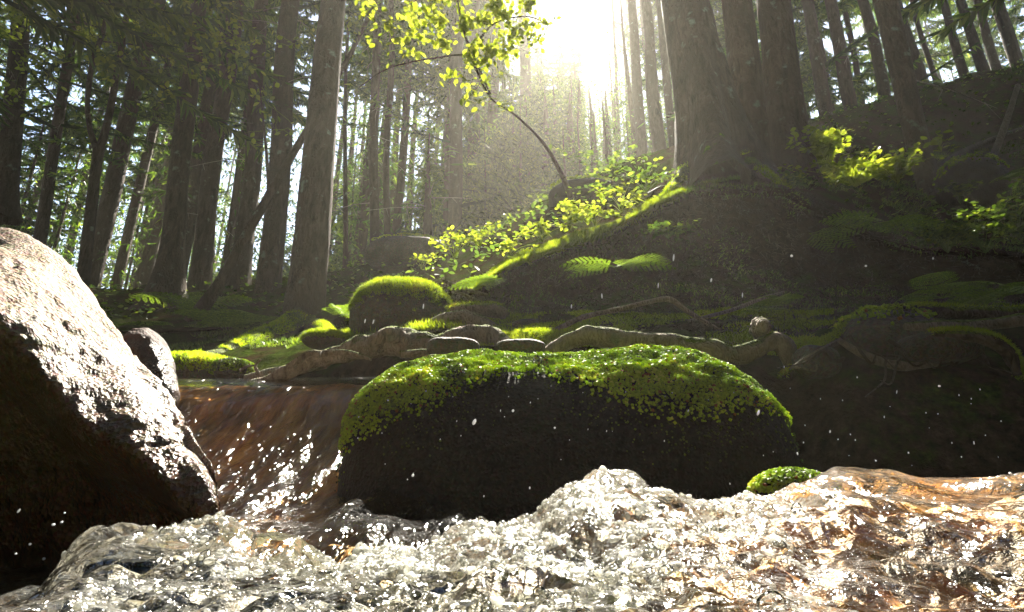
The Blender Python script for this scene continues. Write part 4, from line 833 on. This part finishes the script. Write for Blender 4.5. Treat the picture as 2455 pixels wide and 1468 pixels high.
P, Nn = tsample(13000, 900, 2600, 2.3, 6.6); m = M(); t, b_, z_ = basis(Nn, len(P), .5)
m.scatter(oct_v * np.array([1, .12, .1]), oct_f, P + Nn * .004, t, b_, z_, .03 * rng.uniform(.3, 1.3, len(P)), rng.random(len(P)))
tag(m.obj('forest_litter', BARK, smooth=False), 'needles, bark bits and small twigs strewn over the bank', 'litter', kind='stuff')
P, Nn = tsample(2600, 1000, 2600, 2.9, 5.8); k = fbm(P * 3, 3, 29) > .0; P, Nn = P[k], Nn[k]; m = M(); blades(m, P, norm(Nn * .5 + np.array([0, -.3, -1.])), .07, .003, .3)
tag(m.obj('hanging_rootlets', BARK, smooth=False), 'fine rootlets hanging out of the earth bank', 'rootlets', kind='stuff')
P, Nn = tsample(12000, 1000, 2600, 2.9, 5.9); k = fbm(P * 4, 3, 30) > .08; P, Nn = P[k], Nn[k]; m = M(); blades(m, P, Nn, .02, .005, .6)
tag(m.obj('face_moss', HERB, smooth=False), 'dark moss patches on the shaded face of the bank', 'moss', kind='stuff')

# ------------------------------------------------------------------ froth beads and flying drops
from numpy.random import default_rng
u = np.linspace(0, 2 * math.pi, 8, endpoint=False); v = np.linspace(-math.pi / 2, math.pi / 2, 6)[1:-1]
sv = [(math.cos(b_) * math.cos(a_), math.cos(b_) * math.sin(a_), math.sin(b_)) for b_ in v for a_ in u] + [(0, 0, -1), (0, 0, 1)]
sf = []
for r_ in range(3):
    for k in range(8): a_, b_ = r_ * 8 + k, r_ * 8 + (k + 1) % 8; sf += [(a_, b_, b_ + 8), (a_, b_ + 8, a_ + 8)]
for k in range(8): sf += [(32, (k + 1) % 8, k), (33, 24 + k, 24 + (k + 1) % 8)]
sv = np.array(sv); sf = np.array(sf)
a0, a1 = sum(wsegs[:1]), sum(wsegs[:4]) + 6
P, Nn = sample_grid(GW[a0:a1], 26000, False); Nn *= np.sign(Nn[:, 2:3])
cx_ = PW / 2 + F * P[:, 0] / (P[:, 1] * CP + P[:, 2] * SP)
k = (fbm(P * 13, 3, 77) * 1.2 + np.interp(cx_, wc, frothx[0]) + rng.normal(0, .12, len(P)) > .95) & (P[:, 1] > .25) & (P[:, 0] ** 2 < 1.6); P, Nn = P[k], Nn[k]; m = M(); t, b_, z_ = basis(Nn, len(P), .4)
m.scatter(sv, sf, P, t, b_, z_, (np.array([1.3, 1., .7]) * (rng.gamma(1.6, .0007, (len(P), 1)) + .0005)), rng.random(len(P)))
def m_bead():
    n = N('froth_bubbles')
    g = n.n('BsdfGlossy', _Roughness=.08); t = n.n('BsdfTransparent', _Color=(.96, .96, .93)); fr = n.n('Fresnel', _IOR=1.33)
    a = n.n('MixShader', _0=n.math('ADD', fr.outputs[0], .05), _1=t, _2=g)
    d = n.n('MixShader', _0=.5, _1=n.n('BsdfDiffuse', _Color=(.8, .8, .76)), _2=n.n('BsdfTranslucent', _Color=(.85, .85, .8)))
    return n.done(n.n('MixShader', _0=n.math('MULTIPLY', n.rampf(n.attr(), .3, 1.), .5), _1=a, _2=d))
tag(m.obj('foam', m_bead()), 'white bubbly froth riding on the churning water', 'foam', kind='stuff')

drops = [(1137, 1012, 7, 13), (1230, 985, 5, 6), (1898, 614, 6, 6), (2076, 638, 5, 5), (1705, 672, 4, 10), (2237, 620, 3, 6), (1615, 618, 4, 18), (1578, 685, 3, 13), (1443, 710, 3, 12), (1780, 708, 3, 12), (2252, 926, 5, 4), (2055, 905, 3, 4), (1990, 1035, 3, 6), (1818, 990, 5, 12), (1130, 285, 5, 16), (990, 1140, 5, 6), (1330, 1026, 4, 4), (930, 960, 3, 3), (1095, 1010, 2, 4), (1370, 735, 3, 10), (1200, 985, 2, 5), (2100, 1105, 3, 3), (2178, 1086, 3, 4), (2335, 1062, 2, 7), (2422, 1135, 5, 4), (1912, 1088, 3, 6), (860, 1000, 2, 3), (1270, 1170, 3, 5), (1160, 1190, 2, 4), (1105, 1045, 2, 3), (1750, 1160, 2, 4), (1420, 1240, 2, 3), (1650, 985, 2, 6), (1015, 735, 3, 12), (875, 770, 3, 10), (690, 1205, 3, 2), (895, 772, 3, 10), (155, 1230, 5, 5), (72, 1305, 7, 7), (45, 1225, 6, 13), (128, 1258, 9, 7), (148, 1252, 7, 6), (38, 1328, 6, 5), (105, 1340, 8, 8), (88, 1410, 10, 9), (2020, 960, 2, 3), (1930, 1020, 2, 3), (2120, 1000, 2, 5), (2400, 1010, 2, 3), (1880, 880, 2, 6), (1500, 940, 2, 3), (1060, 870, 2, 4), (1958, 1130, 3, 4), (2220, 990, 2, 3), (2150, 940, 2, 8)]
for a_, b_, c_, d_ in [(rng.uniform(850, 2400), rng.uniform(930, 1150), rng.uniform(1, 2.4), rng.uniform(1.2, 4)) for _ in range(45)]: drops.append((a_, b_, c_, d_))
dm = M(); dm.add(sv, sf); dmesh = dm.mesh('water_drop', DROP)
for px_, py_, rx, ry in drops:
    Y = rng.uniform(.55, .95); o = bpy.data.objects.new('water_drop', dmesh); COL.objects.link(o); o.location = W(px_, py_, Y)
    k = Y / F * (.5 if px_ < 400 else .75); o.scale = (rx * k * .8, rx * k * .8, ry * k * .8); o.rotation_euler = (0, rng.uniform(-.1, .5), 0)
    tag(o, 'tiny bright water drop flying through the air above the stream', 'water drop', 'drops of spray in the air')

# ------------------------------------------------------------------ haze: one closed box of even air, mostly standing in for lens veil
bm = M(); bx = np.array([(a_, b_, c_) for a_ in (-170, 170) for b_ in (-170, 170) for c_ in (-4, 36)], float)
bm.add(bx, np.array([(0, 1, 3, 2), (4, 6, 7, 5), (0, 4, 5, 1), (2, 3, 7, 6), (0, 2, 6, 4), (1, 5, 7, 3)]))
n = N('haze'); vol = n.n('VolumePrincipled', _Color=(.97, .93, .80), _Density=HAZE, _Anisotropy=HAZE_G); n.t.links.new(vol.outputs[0], n.out.inputs['Volume'])
hz = bm.obj('haze', n.m, smooth=False); tag(hz, 'thin sunlit haze filling the wood, mostly standing in for lens glare', 'haze', kind='stuff'); hz.display_type = 'WIRE'
